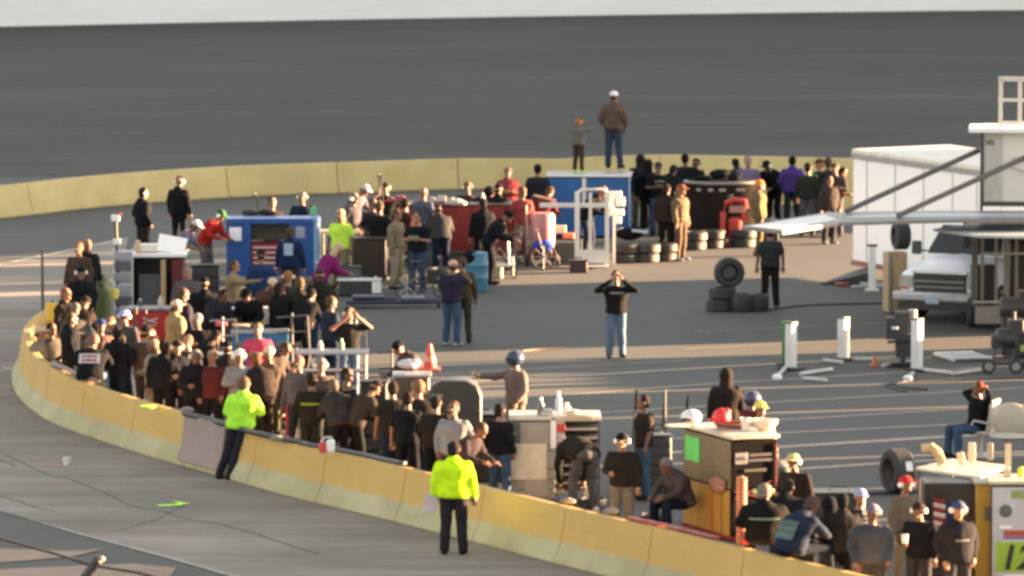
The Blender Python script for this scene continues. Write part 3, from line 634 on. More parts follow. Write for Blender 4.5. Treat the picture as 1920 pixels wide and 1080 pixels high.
# ================= red tool chest
T = thing('tool_chest', 'long red tool chest behind the row of standing crew men', 'tool chest', G(868, 492), -2)
rr = paint((.23, .02, .016), .4)
build(MB().box((0, .45, .72), (2.95, .9, 1.12)), 'cabinet', rr, T, .02); flat(T, (0, .45, 1.31), (3.02, .96, .05), dk, 'top'); flat(T, (0, .45, .13), (2.9, .85, .06), alu, 'base_rail')
for x, w2 in ((-1.18, .5), (-.35, 1.05), (.62, .8), (1.24, .36)):
    d = flat(T, (x, -.012, .74), (w2, .025, 1.0), rr, 'door'); flat(d, (x, -.03, .95), (w2 * .4, .02, .03), paint((.35, .1, .09)), 'handle')
for x in (-1.3, -.4, .5, 1.3): wheel(T, (x, .15, .07), .07, .05)
for x, y, c, l, n_ in ((742, 372, (.35, .08, .07), 'faded red rag pile on the left end of the red tool chest', 'rag'), (820, 372, (.5, .42, .4), 'pale parts lying on top of the red tool chest behind the bald man', 'parts_tray')):
    item(x, y + 8, 1.34, MB().box((0, .2, .04), (.4, .3, .07)).box((.1, .2, .1), (.2, .15, .08)).box((-.12, .15, .09), (.12, .2, .05)), n_, paint(c), l, n_.replace('_', ' '), 0, None, .01)
item(855, 385, 1.34, MB().ell((0, .2, .05), (.18, .13, .09)).ell((.13, .18, .03), (.12, .1, .06)).ell((-.1, .2, .09), (.09, .1, .07)), 'white_jacket', cloth((.5, .45, .4)), 'white bundled jacket on the tool chest beside the man in the dark cap', 'jacket')
# ================= blue platform box
T = thing('equipment_box', 'big blue equipment box with a man and a boy standing on its lid', 'box', G(1103, 446), -3)
bb = paint((.016, .12, .36), .4)
build(MB().box((0, .6, .74), (1.96, 1.2, 1.4)), 'body', bb, T, .02); flat(T, (0, .6, 1.47), (2.04, 1.28, .05), paint((.3, .3, .32)), 'lid')
flat(T, (-.1, -.02, .74), (.09, .03, 1.38), alu, 'edge_trim'); flat(T, (.0, -.03, 1.49), (2.0, .04, .05), whitep, 'lid_rail'); flat(T, (.93, -.02, .74), (.06, .03, 1.38), paint((.02, .08, .25)), 'edge_trim')
# ================= aluminium lift frame and rail
T = thing('lift_frame', 'tall white aluminium lift frame with a base plate in front of the blue equipment box', 'lift frame', G(1111, 502), 0)
al2 = M('pale_aluminium', (.68, .62, .55), .45, .2, .08, 3)
build(MB().box((-.35, 0, .88), (.11, .06, 1.7)).box((.33, 0, .88), (.1, .06, 1.7)).box((-.05, .02, 1.05), (.07, .04, 1.3)).path([(-.35, 0, 1.7), (-.25, 0, 1.78), (.24, 0, 1.78), (.33, 0, 1.7)], .03), 'upright_frame', al2, T)
flat(T, (0, -.02, .26), (.62, .03, .3), alu, 'back_plate'); flat(T, (0, -.15, .05), (.72, .35, .03), alu, 'toe_plate'); flat(T, (-.4, .04, 1.42), (1.6, .04, .1), alu, 'cross_rail')
for x in (-.4, .4): wheel(T, (x, .1, .1), .1, .05)
T = thing('light_stand', 'bright sunlit white stack of fittings on the right side of the lift frame', 'equipment rack', G(1153, 500), 0)
build(MB().box((-.02, 0, .6), (.06, .06, 1.1)), 'post', whitep, T)
for a in ((-.02, 0, 1.66, .34, .12, .12), (-.08, 0, 1.46, .14, .12, .3), (.12, 0, 1.48, .2, .14, .2), (0, 0, 1.24, .4, .14, .14), (.06, 0, 1.06, .16, .12, .16)): build(MB().box(a[:3], a[3:]), 'fitting', whitep, T, .02)
# mixed machinery between chest and frame
T = thing('pressure_washer', 'faded red machine with pink drum and blue cloth left of the lift frame', 'machine', G(1018, 500), 0)
build(MB().lathe([(.24, .42), (.27, .5), (.27, 1.15), (.22, 1.22)], (0, .1, 0), 20), 'drum', paint((.5, .2, .2)), T); build(MB().box((0, .1, .22), (.7, .5, .12)).box((-.05, .1, .34), (.5, .4, .14)), 'chassis', paint((.09, .02, .025)), T, .02)
build(MB().ell((.0, -.12, .5), (.24, .16, .13)), 'blue_cloth', cloth((.03, .09, .5)), T); build(MB().path([(-.35, 0, .3), (-.38, 0, 1.4), (-.2, 0, 1.62), (.3, 0, 1.5)], .025), 'handle', paint((.5, .3, .28)), T)
for x in (-.35, .35): wheel(T, (x, .05, .12), .12, .07)
T = thing('generator', 'dark green generator with orange and white cans on it, left of the lift frame', 'generator', G(1062, 498), 0)
build(MB().box((0, .2, .3), (.62, .45, .45)), 'engine', paint((.04, .06, .05)), T, .04); build(MB().tube((-.33, 0, .1), (-.33, 0, .6), .02).tube((.33, 0, .1), (.33, 0, .6), .02).tube((-.33, 0, .6), (.33, 0, .6), .02).tube((-.33, 0, .1), (.33, 0, .1), .02), 'frame', blackm, T)
build(MB().box((.05, .1, .66), (.26, .2, .15)), 'orange_can', paint((.7, .22, .12)), T, .02); build(MB().box((-.15, .1, .82), (.28, .2, .17)), 'white_can', paint((.75, .6, .4)), T, .02)
T = thing('wheelchair_dolly', 'wire dolly with two spoked wheels behind the blue drum', 'dolly', G(945, 522), 12)
for x in (-.2, .22):
    wh = build(MB().lathe([(.25, -.02), (.28, -.02), (.28, .02), (.25, .02), (.25, -.02)], (x, 0, .28), 24, axis='x' if x > 0 else 'y', cap=False), 'wheel', tyre_m, T)
    sp = MB()
    for k in range(8):
        a = k * pi / 4; e = (0, .26 * cos(a), .26 * sin(a)) if x > 0 else (.26 * cos(a), 0, .26 * sin(a)); sp.tube((x, 0, .28), (x + e[0], e[1], .28 + e[2]), .006)
    build(sp, 'spokes', alu, wh)
build(MB().box((-.05, 0, .3), (.4, .3, .05)).tube((-.2, .1, .3), (-.25, .15, .95), .015).tube((.15, .1, .3), (.12, .15, .95), .015).tube((-.25, .15, .95), (.12, .15, .95), .015), 'frame', alu, T)
item(936, 522, 0, MB().lathe([(.07, 0), (.09, .03), (.09, .26), (.05, .3), (.04, .34)], n=14), 'milk_jug', paint((.45, .42, .3)), 'small pale jug on the ground beside the wire dolly', 'jug')
# blue drum
T = thing('drum', 'light blue plastic drum with a black bag over its rim, sunlit on the right', 'drum', G(893, 549), 0)
build(MB().lathe([(.22, 0), (.25, .03), (.26, .3), (.27, .32), (.26, .34), (.26, .58), (.27, .6), (.26, .62), (.25, .85), (.23, .87)], (0, .2, 0), 28), 'drum_body', paint((.06, .2, .3), .4), T)
build(MB().ell((-.12, .12, .76), (.19, .2, .16)), 'bag', cloth(BLACK), T)
T = tyre(G(830, 530), .36, .32, label='black tyre lying left of the blue drum', group='loose tyres')
# ================= round black cart
T = thing('round_cart', 'large black covered cart with a pale rounded top edge, littered with small things', 'cart', G(1356, 458), 0)
n = 28; prof = [(.84, .14), (.86, .2), (.88, 1.36), (.9, 1.4)]
mb = MB()
mb.loft([[V((r_ * cos(t * 2 * pi / n), .5 + r_ * .58 * sin(t * 2 * pi / n), z)) for t in range(n)] for r_, z in prof]); build(mb, 'cover', cloth(DBROWN), T)
mb = MB(); mb.loft([[V((r_ * cos(t * 2 * pi / n), .5 + r_ * .58 * sin(t * 2 * pi / n), z)) for t in range(n)] for r_, z in ((.9, 1.4), (.93, 1.42), (.93, 1.45), (.9, 1.47))]); build(mb, 'rim', paint((.28, .25, .24)), T)
mb = MB(); mb.loft([[V((r_ * cos(t * 2 * pi / n), .5 + r_ * .58 * sin(t * 2 * pi / n), z)) for t in range(n)] for r_, z in ((.86, 1.465), (.84, 1.48))]); build(mb, 'top', cloth(BLACK), T)
for x, w2 in ((-.58, .1), (-.3, .12), (-.02, .16), (.4, .2)): flat(T, (x, -.03 + abs(x) * .12, 1.28), (w2, .03, .07), paint((.3, .28, .28)), 'label')
flat(T, (.15, -.03, 1.1), (.11, .02, .16), paint((.09, .1, .1)), 'label')
for x, yy, r3, l in ((1350, 320, (.26, .16, .13), 'black bag heaped on the middle of the round black cart'), (1318, 323, (.2, .14, .07), 'flat black bag on the left of the round black cart'), (1377, 323, (.17, .14, .1), 'small black bag on the right of the round black cart')):
    item(x, yy + 16, 1.47, MB().ell((0, .1, r3[2] * .8), r3).ell((.1, .1, r3[2] * 1.2), (r3[0] * .5, r3[1] * .6, r3[2] * .6)), 'bag', cloth(BLACK), l, 'bag')
# red compressor
T = thing('compressor', 'red upright machine with curved hood in front of the round black cart', 'machine', G(1377, 462), 0)
r2 = paint((.5, .05, .035), .45)
build(MB().path([(-.27, 0, .05), (-.27, 0, .8), (-.2, 0, 1.02), (0, 0, 1.1), (.24, 0, 1.06), (.27, 0, .9)], .07).box((.22, 0, .45), (.1, .12, .85)), 'hood_frame', r2, T)
build(MB().lathe([(.17, .1), (.19, .2), (.19, .6), (.12, .68)], (.04, .05, 0), 18), 'tank', r2, T); flat(T, (.06, -.02, .88), (.36, .12, .16), paint((.45, .2, .16)), 'control_box'); flat(T, (.0, 0, .06), (.66, .3, .08), r2, 'base')
# tyres near the round cart
g1 = 'loose tyres'
for px, py, k, lb in ((1172, 492, 2, 'on the far left of the row beside the lift frame'), (1212, 491, 2, 'in the middle of the row beside the lift frame'), (1246, 489, 2, 'sunlit at the right end of the row beside the lift frame'),
                      (1300, 468, 2, 'left of the pair under the round black cart'), (1335, 465, 2, 'sunlit on the right of the pair under the round black cart'), (1393, 463, 2, 'directly in front of the red machine')):
    for j in range(k): tyre(G(px + (j * 2), py) + V((0, 0, j * .215)), .3, .21, label=('lower' if j == 0 else 'upper') + ' tyre ' + lb.replace('of the pair ', ''), group=g1)
item(1180, 448, .45, MB().ell((0, 0, .12), (.32, .2, .15)).ell((.15, 0, .2), (.16, .14, .1)), 'black_sack', cloth(BLACK), 'black sack lying on the tyre row right of the lift frame', 'sack')
item(1200, 436, .62, MB().box((0, 0, .03), (.38, .26, .05), (0, 6, 0)), 'serving_tray', paint((.5, .6, .62), .2), 'pale clear lid on the black sack', 'lid', 0, None, .01)
item(1165, 442, .45, MB().ell((0, 0, .09), (.11, .1, .1)), 'lamp', paint((.8, .7, .5)), 'round sunlit lamp beside the black sack', 'lamp')
item(1415, 460, 0, MB().box((0, .1, .2), (.22, .2, .4)), 'tan_can', paint((.4, .32, .22)), 'tan square can right of the tyre stack', 'can', 8, None, .03)
# tyre heap centre right
tyre(G(1350, 583), .3, .25, label='tyre lying lowest at the left of the small heap by the man in dark grey', group=g1); tyre(G(1354, 583) + V((0, 0, .26)), .29, .25, label='tyre stacked second in the small heap by the man in dark grey', group=g1)
tyre(G(1367, 583) + V((0, .05, .5)), .32, .26, axis='y', label='tyre standing upright on top of the small heap by the man in dark grey', group=g1, rz=8)
tyre(G(1392, 584), .27, .38, label='wide tyre lying in the middle between the heap and the man in dark grey', group=g1); tyre(G(1420, 583), .25, .36, label='tyre lying right beside the feet of the man in dark grey', group=g1)
# ================= white trailer
T = thing('enclosed_trailer', 'large white enclosed trailer parked behind the pickup', 'trailer', G(1598, 522), 0)
ax1 = V((cos(R(-62)), sin(R(-62)), 0)); ax2 = V((cos(R(28)), sin(R(28)), 0)); Lt, Wt = 7.5, 2.5
def quadbox(mb, o, L_, W_, z0, z1, a0=0, b0=0): 
    return mb.loft([[ax1 * (a0 + u * L_) + ax2 * (b0 + v_ * W_) + V((0, 0, z)) for u, v_ in ((0, 0), (1, 0), (1, 1), (0, 1))] for z in (z0, z1)])
trw = M('trailer_white', (.8, .77, .76), .35, 0, .05, .5, .03)
build(quadbox(MB(), 0, Lt, Wt, .35, 2.78), 'body', trw, T, .03); build(quadbox(MB(), 0, Lt + .06, Wt + .06, 2.783, 2.9, -.03, -.03), 'roof', M('trailer_roof', (.6, .55, .48), .5), T, .03)
build(quadbox(MB(), 0, Lt + .03, .04, 2.68, 2.79, -.015, -.035), 'roof_trim', paint((.35, .33, .31)), T); build(quadbox(MB(), 0, 7.4, .04, .3, .42, 0, -.03), 'lower_rail', paint((.3, .12, .11)), T)
build(quadbox(MB(), 0, .9, .03, .5, 2.3, 5.3, -.028), 'side_door', trw, T, .01)
for q in (.6, 1.8, 3.0, 4.2, 5.2): build(quadbox(MB(), 0, .03, .012, .45, 2.68, q, -.012), 'panel_seam', paint((.5, .48, .48)), T)
build(quadbox(MB(), 0, .25, .05, 1.3, 1.36, 5.9, -.07), 'door_handle', paint(DGREY), T)
for q in (3.2, 4.1):
    c = ax1 * q + ax2 * .12; wo = build(MB().lathe([(.001, -.1), (.3, -.1), (.34, -.06), (.34, .06), (.3, .1), (.001, .1)], (0, 0, 0), 20, axis='x'), 'wheel', tyre_m, T); wo.location = (c.x, c.y, .34); wo.rotation_euler = (0, 0, R(28))
T = thing('trailer_jack', 'white square trailer jack leg standing at the corner of the white trailer', 'jack', G(1635, 545), 0); build(MB().box((0, 0, .5), (.15, .15, .95)), 'leg', whitep, T, .01); flat(T, (0, 0, .02), (.3, .3, .04), alu, 'foot'); flat(T, (0, 0, 1.0), (.24, .2, .03), blackm, 'cap')
T = thing('black_ramp', 'black sloping ramp panel on the ground beside the white trailer', 'ramp', G(1590, 534), 0)  # dark panel shaped as the trailer's shadow, with red wedge and pale rails
build(MB().loft([[V(a) for a in ((-.6, 0, .0), (.5, -.1, .0), (.6, .9, .0), (.1, .9, 0))], [V(a) for a in ((-.6, 0, .03), (.5, -.1, .28), (.6, .9, .34), (.1, .9, .2))]]), 'ramp_panel', dark, T); flat(T, (-.15, -.25, .04), (.3, .2, .06), paint((.35, .05, .04)), 'red_wedge')
build(MB().box((.4, -.6, .03), (.7, .12, .04), (0, 0, 10)).box((.5, -.3, .06), (.5, .1, .05), (0, 0, 4)), 'white_rails', paint((.55, .55, .56)), T)
# ================= wood crate column and spare tyre
T = thing('wooden_crate', 'tall narrow plywood crate in front of the white trailer', 'crate', G(1683, 588), 14)
ply = M('plywood', (.36, .25, .14), .7, 0, .25, 2, aniso=(4, 4, .5))
build(MB().box((0, .2, .66), (.42, .4, 1.26)), 'box', ply, T, .01); flat(T, (-.17, -.012, .66), (.08, .03, 1.28), M('ply_dark', (.2, .16, .13)), 'batten'); flat(T, (.17, -.012, .66), (.06, .03, 1.28), ply, 'batten')
tyre(G(1688, 588) + V((.02, .3, 1.33)), .3, .3, axis='x', label='tyre standing on the tall plywood crate', group=g1, rz=14)
# ================= pickup
def pickup():
    T = thing('pickup_truck', 'white pickup truck with dark grille and pale bumper, nose towards the pit', 'pickup truck', G(1764, 606), -25)
    wp = M('truck_white', (.74, .75, .78), .3, 0, .04, .5); W = 1.0
    def sec(y, zs): return [V((x, y, z)) for x, z in zs]
    RS = [(-.97, 0), (-1, .55), (-.95, .74), (-.8, .86), (-.45, .95), (0, 1), (.45, .95), (.8, .86), (.95, .74), (1, .55), (.97, 0)]
    hood = [sec(y_, [(x * w_, b + z * (t - b)) for x, z in RS]) for y_, w_, b, t in ((-.04, .86, .62, .98), (.03, .93, .58, 1.1), (.2, .98, .5, 1.2), (.7, 1, .5, 1.29), (1.35, 1, .5, 1.35), (1.6, 1, .5, 1.34), (5.3, 1, .5, 1.3))]
    build(MB().loft(hood), 'body', wp, T, .02)
    cab = [sec(1.3, [(-.86, 1.3), (.86, 1.3)][::1]), ]
    build(MB().loft([[V(p) for p in ((-.9, 1.3, 1.28), (.9, 1.3, 1.28), (.9, 3.6, 1.28), (-.9, 3.6, 1.28))], [V(p) for p in ((-.72, 1.95, 1.92), (.72, 1.95, 1.92), (.72, 3.4, 1.92), (-.72, 3.4, 1.92))]]), 'cab', wp, T, .04)
    gl = M('car_glass', (.03, .035, .04), .08, 0, .05)
    build(MB().loft([[V(p) for p in ((-.82, 1.34, 1.33), (.82, 1.34, 1.33), (.68, 1.86, 1.86), (-.68, 1.86, 1.86))], [V(p) for p in ((-.82, 1.31, 1.36), (.82, 1.31, 1.36), (.68, 1.83, 1.89), (-.68, 1.83, 1.89))]]), 'windscreen', gl, T)
    for s in (-1, 1): build(MB().loft([[V(p) for p in ((s * .893, 1.55, 1.34), (s * .893, 3.4, 1.34), (s * .745, 3.2, 1.86), (s * .745, 2.0, 1.86))], [V((p[0] + s * .012, p[1], p[2])) for p in ((s * .893, 1.55, 1.34), (s * .893, 3.4, 1.34), (s * .745, 3.2, 1.86), (s * .745, 2.0, 1.86))]]), 'side_window', gl, T)
    g = flat(T, (0, -.05, .84), (1.16, .09, .42), paint((.03, .03, .032)), 'grille'); flat(g, (0, -.1, .88), (1.1, .03, .035), paint((.3, .28, .25), .3), 'grille_bar'); flat(g, (0, -.1, .76), (1.1, .03, .03), paint((.3, .28, .25), .3), 'grille_bar'); flat(g, (0, -.07, 1.07), (1.24, .08, .05), alu, 'grille_trim')
    if 0: build(MB().loft([[V((-.84, -.01, 1.125)), V((.84, -.01, 1.125)), V((.9, .22, 1.205)), V((-.9, .22, 1.205))], [V((-.84, -.03, 1.14)), V((.84, -.03, 1.14)), V((.9, .2, 1.225)), V((-.9, .2, 1.225))]]), 'bug_guard', paint((.02, .025, .04), .2), T)
    for s in (-1, 1): h_ = flat(T, (s * .76, .0, .86), (.28, .14, .24), M('lamp_glass', (.4, .38, .34), .15), 'headlight'); flat(h_, (s * .8, -.045, .72), (.2, .04, .06), paint((.6, .16, .05), .2), 'indicator')
    build(MB().box((0, -.12, .56), (2.02, .22, .2)), 'bumper', paint((.55, .55, .57), .25, .3), T, .05); flat(T, (0, -.1, .36), (1.8, .12, .16), dark, 'air_dam'); flat(T, (-.1, -.245, .5), (.3, .02, .15), paint((.4, .5, .65)), 'number_plate')
    for s in (-1, 1):
        wheel(T, (s * .86, .95, .4), .4, .26); wheel(T, (s * .86, 4.3, .4), .4, .26)
        build(MB().box((s * 1.14, 1.5, 1.42), (.2, .1, .28)).box((s * 1.0, 1.5, 1.36), (.2, .04, .04)), 'mirror', paint((.05, .05, .055)), T, .02)
pickup()
# ================= hauler with hatch
T = thing('hauler', 'tall white race hauler at the right edge with roof railing and raised hatch panels', 'hauler', G(1836, 612), -5)
hw = M('hauler_cream', (.6, .57, .52), .5, 0, .08, .7); gx = paint((.07, .065, .06))
build(MB().box((4.6, 1.7, 3.24), (9.2, 2.4, 1.55)).box((5.6, 2.2, 1.6), (6.5, 1.2, 2.0)), 'body', hw, T, .02)
flat(T, (.25, .478, 3.22), (.36, .03, 1.46), M('grey_door', (.42, .4, .37)), 'corner_door'); flat(T, (.02, .46, 3.1), (.06, .08, 1.9), gx, 'corner_post'); flat(T, (4.4, .9, 4.06), (9.3, 1.4, .08), whitep, 'roof_ledge'); flat(T, (3, .46, 2.52), (6, .1, .1), gx, 'floor_rail')
flat(T, (.19, .455, 3.8), (.16, .04, .1), paint((.2, .19, .12)), 'vent'); build(MB().path([(.6, .4, 3.3), (.9, .38, 3.2), (1.3, .4, 3.2)], .02), 'grab_handle', paint((.5, .48, .45)), T); flat(T, (.9, .45, 3.45), (.5, .03, .08), paint((.5, .48, .46)), 'name_strip')
build(MB().box((.4, .5, 4.62), (.08, .05, 1.05)).box((.8, .5, 4.62), (.08, .05, 1.05)).box((1.6, .5, 5.12), (2.5, .05, .09)).box((1.6, .5, 4.68), (2.5, .045, .06)).box((1.6, .5, 4.2), (2.5, .045, .08)).box((1.7, .5, 4.62), (.08, .055, 1.04)), 'roof_railing', paint((.78, .72, .62)), T)
# hatch plates: plan outlines on the 2.45 m level
def plate(pxs, z, th, name, mat, parent):
    o = parent.location; vs = [G(a, b, z) - o for a, b in pxs]
    return build(MB().loft([[V((v_.x, v_.y, z - th)) for v_ in vs], [V((v_.x, v_.y, z)) for v_ in vs]]), name, mat, parent)
greyalu = paint((.2, .19, .18))
plate([(1425, 428), (1512, 436), (1600, 419), (1800, 412), (1990, 410), (1990, 394), (1730, 396), (1560, 400)], 2.45, .07, 'hatch_platform', greyalu, T)
plate([(1440, 427), (1508, 432), (1592, 413), (1560, 404)], 2.465, .012, 'hatch_panel', paint((.66, .67, .68)), T)
plate([(1600, 411), (1790, 407), (1990, 405), (1990, 398), (1730, 400), (1620, 404)], 2.465, .012, 'hatch_panel', paint((.45, .47, .48)), T)
plate([(1765, 430), (1860, 441), (1990, 443), (1990, 420), (1860, 414)], 2.2, .05, 'lower_hatch_panel', paint((.38, .43, .44)), T)
o = T.location
def strut(a, b):
    pa = G(a[0], a[1], 2.5) - o; pb = AT(b[0], b[1], (G(a[0], a[1], 2.5)).y + 2.0) - o
    build(MB().tube(pa, pb, .055, .055, 10), 'strut', paint((.1, .09, .085)), T)
strut((1598, 398), (1830, 282)); strut((1702, 406), (1935, 290))
# dark cage below
T = thing('cage_trailer', 'dark slatted cage trailer under the hauler hatch at the right edge', 'trailer', G(1878, 622), 0)
build(MB().box((.25, 1.6, .55), (1.7, 3.0, .1)).box((.25, 3.0, 1.3), (1.7, .1, 1.5)).box((.6, .6, 1.2), (.8, .5, 1.2)).box((-.3, 1.2, .9), (.5, .6, .7)).box((.25, 1.6, 2.08), (1.7, 3.0, .08)), 'shell', paint((.035, .03, .027)), T, .01)
for i, x in enumerate((-.56, -.4, -.12, .1, .3, .55, .8)): flat(T, (x, .05 + .05 * (i % 2), 1.3), (.06 if i % 3 else .12, .06, 1.56), paint((.2, .17, .13)) if i else paint((.09, .08, .07)), 'slat')
flat(T, (.3, .0, 1.62), (1.5, .05, .04), paint((.35, .32, .27)), 'cross_rail'); flat(T, (.2, -.02, .62), (1.6, .05, .05), paint((.35, .32, .27)), 'cross_rail'); flat(T, (-.1, -.05, .36), (.9, .2, .36), paint((.22, .2, .18)), 'fender')
for y in (.9, 2.0): wheel(T, (-.55, y, .3), .3, .2)
T = thing('parts_rack', 'dark rack of engine parts against the cage trailer at the right edge', 'rack', G(1912, 672), 0)
build(MB().box((0, .2, .5), (.7, .5, .9)).lathe([(.18, -.3), (.22, -.25), (.22, .2), (.1, .3)], (-.1, .1, 1.0), 16, axis='x').box((.15, .1, 1.15), (.35, .3, .4)).tube((-.35, -.05, .1), (-.3, 0, 1.3), .03), 'rack_body', paint((.035, .03, .03)), T, .02)
T = thing('engine_stand', 'dark engine stand on small wheels in front of the cage trailer', 'engine stand', G(1890, 700), 0)
build(MB().lathe([(.14, -.22), (.2, -.18), (.2, .15), (.12, .2)], (-.02, .1, .68), 16, axis='x').box((.15, .1, .9), (.3, .35, .3)).box((-.2, .1, .62), (.25, .3, .25)), 'engine', paint((.045, .04, .04)), T, .02)
build(MB().tube((-.4, 0, .2), (.45, 0, .2), .035).tube((.1, .1, .2), (.12, .1, 1.2), .035).tube((-.3, 0, .2), (-.2, .1, .8), .03).tube((.45, 0, .2), (.3, .1, .9), .03), 'frame', gx, T)
for x in (-.38, .15, .42): wheel(T, (x, -.05, .14), .14, .07, 'y', paint((.3, .28, .27)))
flat(T, (.3, -.1, .5), (.14, .04, .12), paint((.4, .42, .1)), 'yellow_tag')
# ladder / slatted ramp
T = thing('ramp_ladder', 'silver slatted ramp lying flat left of the engine stand', 'ramp', G(1818, 676), 16)
build(MB().box((-.45, .25, .06), (.04, 1.2, .05)).box((.35, .25, .06), (.04, 1.2, .05)), 'rail', alu, T)
for i in range(6): flat(T, (-.05, -.25 + i * .21, .08), (.78, .1, .03), paint((.6, .62, .65)), 'slat')
# dark machine
T = thing('air_tank_cart', 'black two-part air machine with a small bright cap behind the right pylon', 'machine', G(1692, 688), 0)
build(MB().box((-.12, .1, .76), (.42, .34, .42)).box((.1, .15, .42), (.46, .36, .44)).box((-.02, .1, 1.0), (.26, .25, .16)).tube((-.3, -.1, .5), (.3, -.1, .56), .03), 'housing', dark, T); build(MB().box((-.16, -.12, .78), (.12, .06, .05)), 'cap', whitep, T, .01); build(MB().box((.02, 0, .06), (.5, .3, .08)).tube((.0, .05, .06), (.05, .1, .4), .05), 'base', blackm, T); build(MB().tube((.2, .1, .9), (.2, .1, 1.12), .09), 'can', paint((.35, .33, .32)), T)
# ================= pylons on scale pads
def pylon(px, py, h, label, green=False):
    T = thing('scale_post', label, 'post', G(px, py), -38, 'white alignment posts')
    build(MB().box((0, 0, h / 2 + .06), (.17, .17, h)), 'post', paint((.72, .7, .68), .4), T, .008); flat(T, (0, 0, h + .075), (.19, .19, .03), paint(DBROWN), 'cap'); flat(T, (0, 0, .035), (.42, .34, .05), dark, 'foot')
    return T
T = pylon(1483, 694, .86, 'white square post leftmost of the three, beside a green board'); T = pylon(1581, 676, .78, 'white square post in the middle of the three'); T = pylon(1719, 696, .95, 'white square post rightmost of the three, in front of the black air machine')
T = thing('green_board', 'green board standing behind the leftmost white post', 'board', G(1473, 686), 10); build(MB().box((0, .05, .45), (.13, .03, .8)), 'board', paint((.07, .22, .07)), T, .01); flat(T, (.04, .05, .86), (.2, .08, .04), paint((.12, .4, .1)), 'top_edge'); flat(T, (0, .05, .03), (.3, .3, .04), dark, 'foot')
mb = MB()
for (a, b) in (((1455, 713), (1475, 692)), ((1500, 706), (1560, 697)), ((1505, 714), (1550, 718)), ((1545, 680), (1580, 684)), ((1600, 678), (1640, 678)), ((1655, 690), (1705, 683)), ((1725, 697), (1790, 705)), ((1700, 716), (1712, 704)), ((1790, 705), (1850, 697))):
    pa, pb = G(*a), G(*b); pa.z = pb.z = .05; T0 = MB().tube(V((0, 0, .05)), V((pb - pa)) + V((0, 0, .05)), .04, .04, 8)
    q = G(*a); solo(T0, 'steel_bar', paint((.5, .48, .46), .35), 'pale steel bar lying on the asphalt near the white posts', 'bar', q, 0, 'loose steel bars around the white posts')
for px, py, l in ((1457, 714, 'bright sunlit knob end in front of the leftmost white post'), (1703, 716, 'bright sunlit knob end in front of the rightmost white post')):
    item(px, py, 0, MB().lathe([(.05, 0), (.09, .03), (.1, .09), (.06, .13), (.001, .14)], n=16, cap=False), 'hub_cap', whitep, l, 'hub')
item(1640, 686, 0, MB().lathe([(.12, 0), (.12, .02), (.07, .03), (.02, .2), (.001, .21)], n=14, cap=False), 'small_cone', paint((.5, .13, .07)), 'small dull red cone between the middle and right white posts', 'cone')
# hoses on ground
def hose(pts, r, name, mat, label, cat='hose', z=.02, group=None):
    P = [G(*p) for p in pts]; P = catmull(P, 6); o = P[0].copy(); o.z = 0
    return solo(MB().path([p - o + V((0, 0, z)) for p in P], r, 6), name, mat, label, cat, o, 0, group)
hose([(1426, 585), (1500, 575), (1600, 571), (1690, 571), (1760, 578)], .022, 'air_hose', dark, 'thin dark hose running from the tyre heap towards the pickup')
hose([(1700, 736), (1670, 728), (1668, 722), (1760, 716), (1920, 710), (2000, 708)], .02, 'air_hose', dark, 'dark hose looping on the asphalt at the right below the ramp')
hose([(1740, 732), (1700, 729), (1680, 722), (1720, 714)], .02, 'air_hose', dark, 'short curl of dark hose at the end of the loop')
hose([(1480, 945), (1600, 930), (1700, 925), (1760, 921)], .035, 'air_hose', dark, 'thick dark hose crossing behind the man in the blue and white cap')
hose([(980, 660), (1010, 657), (1060, 655)], .015, 'air_hose', paint((.3, .2, .12)), 'short brown cord on the lit strip of asphalt')
# ================= folding frames
for px, py, w2, h2, l in ((1220, 838, .52, 1.02, 'empty black rectangular frame standing behind the man in black'), (1315, 842, .5, .95, 'second empty black frame standing left of the hooded man')):
    T = thing('garment_rack', l, 'frame', G(px, py), 8, 'folding frames')
    build(MB().path([(-w2 / 2, 0, .02), (-w2 / 2, 0, h2), (w2 / 2, 0, h2), (w2 / 2, 0, .02)], .022, 6).tube((-w2 / 2, 0, .4), (w2 / 2, 0, .4), .015), 'front_frame', gx, T); build(MB().path([(-w2 / 2, .4, .02), (-w2 / 2, .02, h2 - .05)], .018, 6).path([(w2 / 2, .4, .02), (w2 / 2, .02, h2 - .05)], .018, 6), 'rear_leg', gx, T)
# ================= silver shelf cart
T = thing('shelf_cart', 'silver pit cart with white shelves and a paper label, in front of the bending man', 'cart', G(1040, 946), 0)
s = 113.6
cream = paint((.4, .36, .31)); sil = paint((.5, .45, .4), .35, .3)
build(MB().box((-.36, .35, .75), (.74, .7, 1.26)), 'cabinet', cream, T, .01)
flat(T, (0, .35, 1.45), (1.52, .8, .07), paint((.66, .6, .52)), 'top'); build(MB().box((.73, .02, .75), (.035, .04, 1.36)).box((.73, .68, .75), (.035, .04, 1.36)).box((.04, .68, .75), (.035, .04, 1.36)), 'shelf_frame', paint((.12, .08, .08)), T)
flat(T, (.38, .69, .75), (.7, .02, 1.3), paint((.035, .03, .03)), 'shelf_back')
for i in range(9): flat(T, (.38, .34, .2 + i * .15), (.7, .66, .025), sil, 'shelf')
for i in range(6): flat(T, (-.32, -.012, 1.06 + i * .055), (.42, .016, .03), paint((.4, .35, .33)), 'drawer_edge')
for q in (.25, .42, .6, .9, 1.0): flat(T, (-.33, -.008, q), (.6, .014, .018), paint((.12, .11, .1)), 'groove')
flat(T, (-.67, -.012, 1.2), (.2, .02, .38), paint((.1, .13, .11)), 'green_panel'); flat(T, (-.44, -.025, .72), (.62, .015, .6), M('cream_board', (.55, .48, .38), .6), 'cream_board'); flat(T, (-.3, -.02, .28), (.4, .015, .3), cream, 'lower_board')
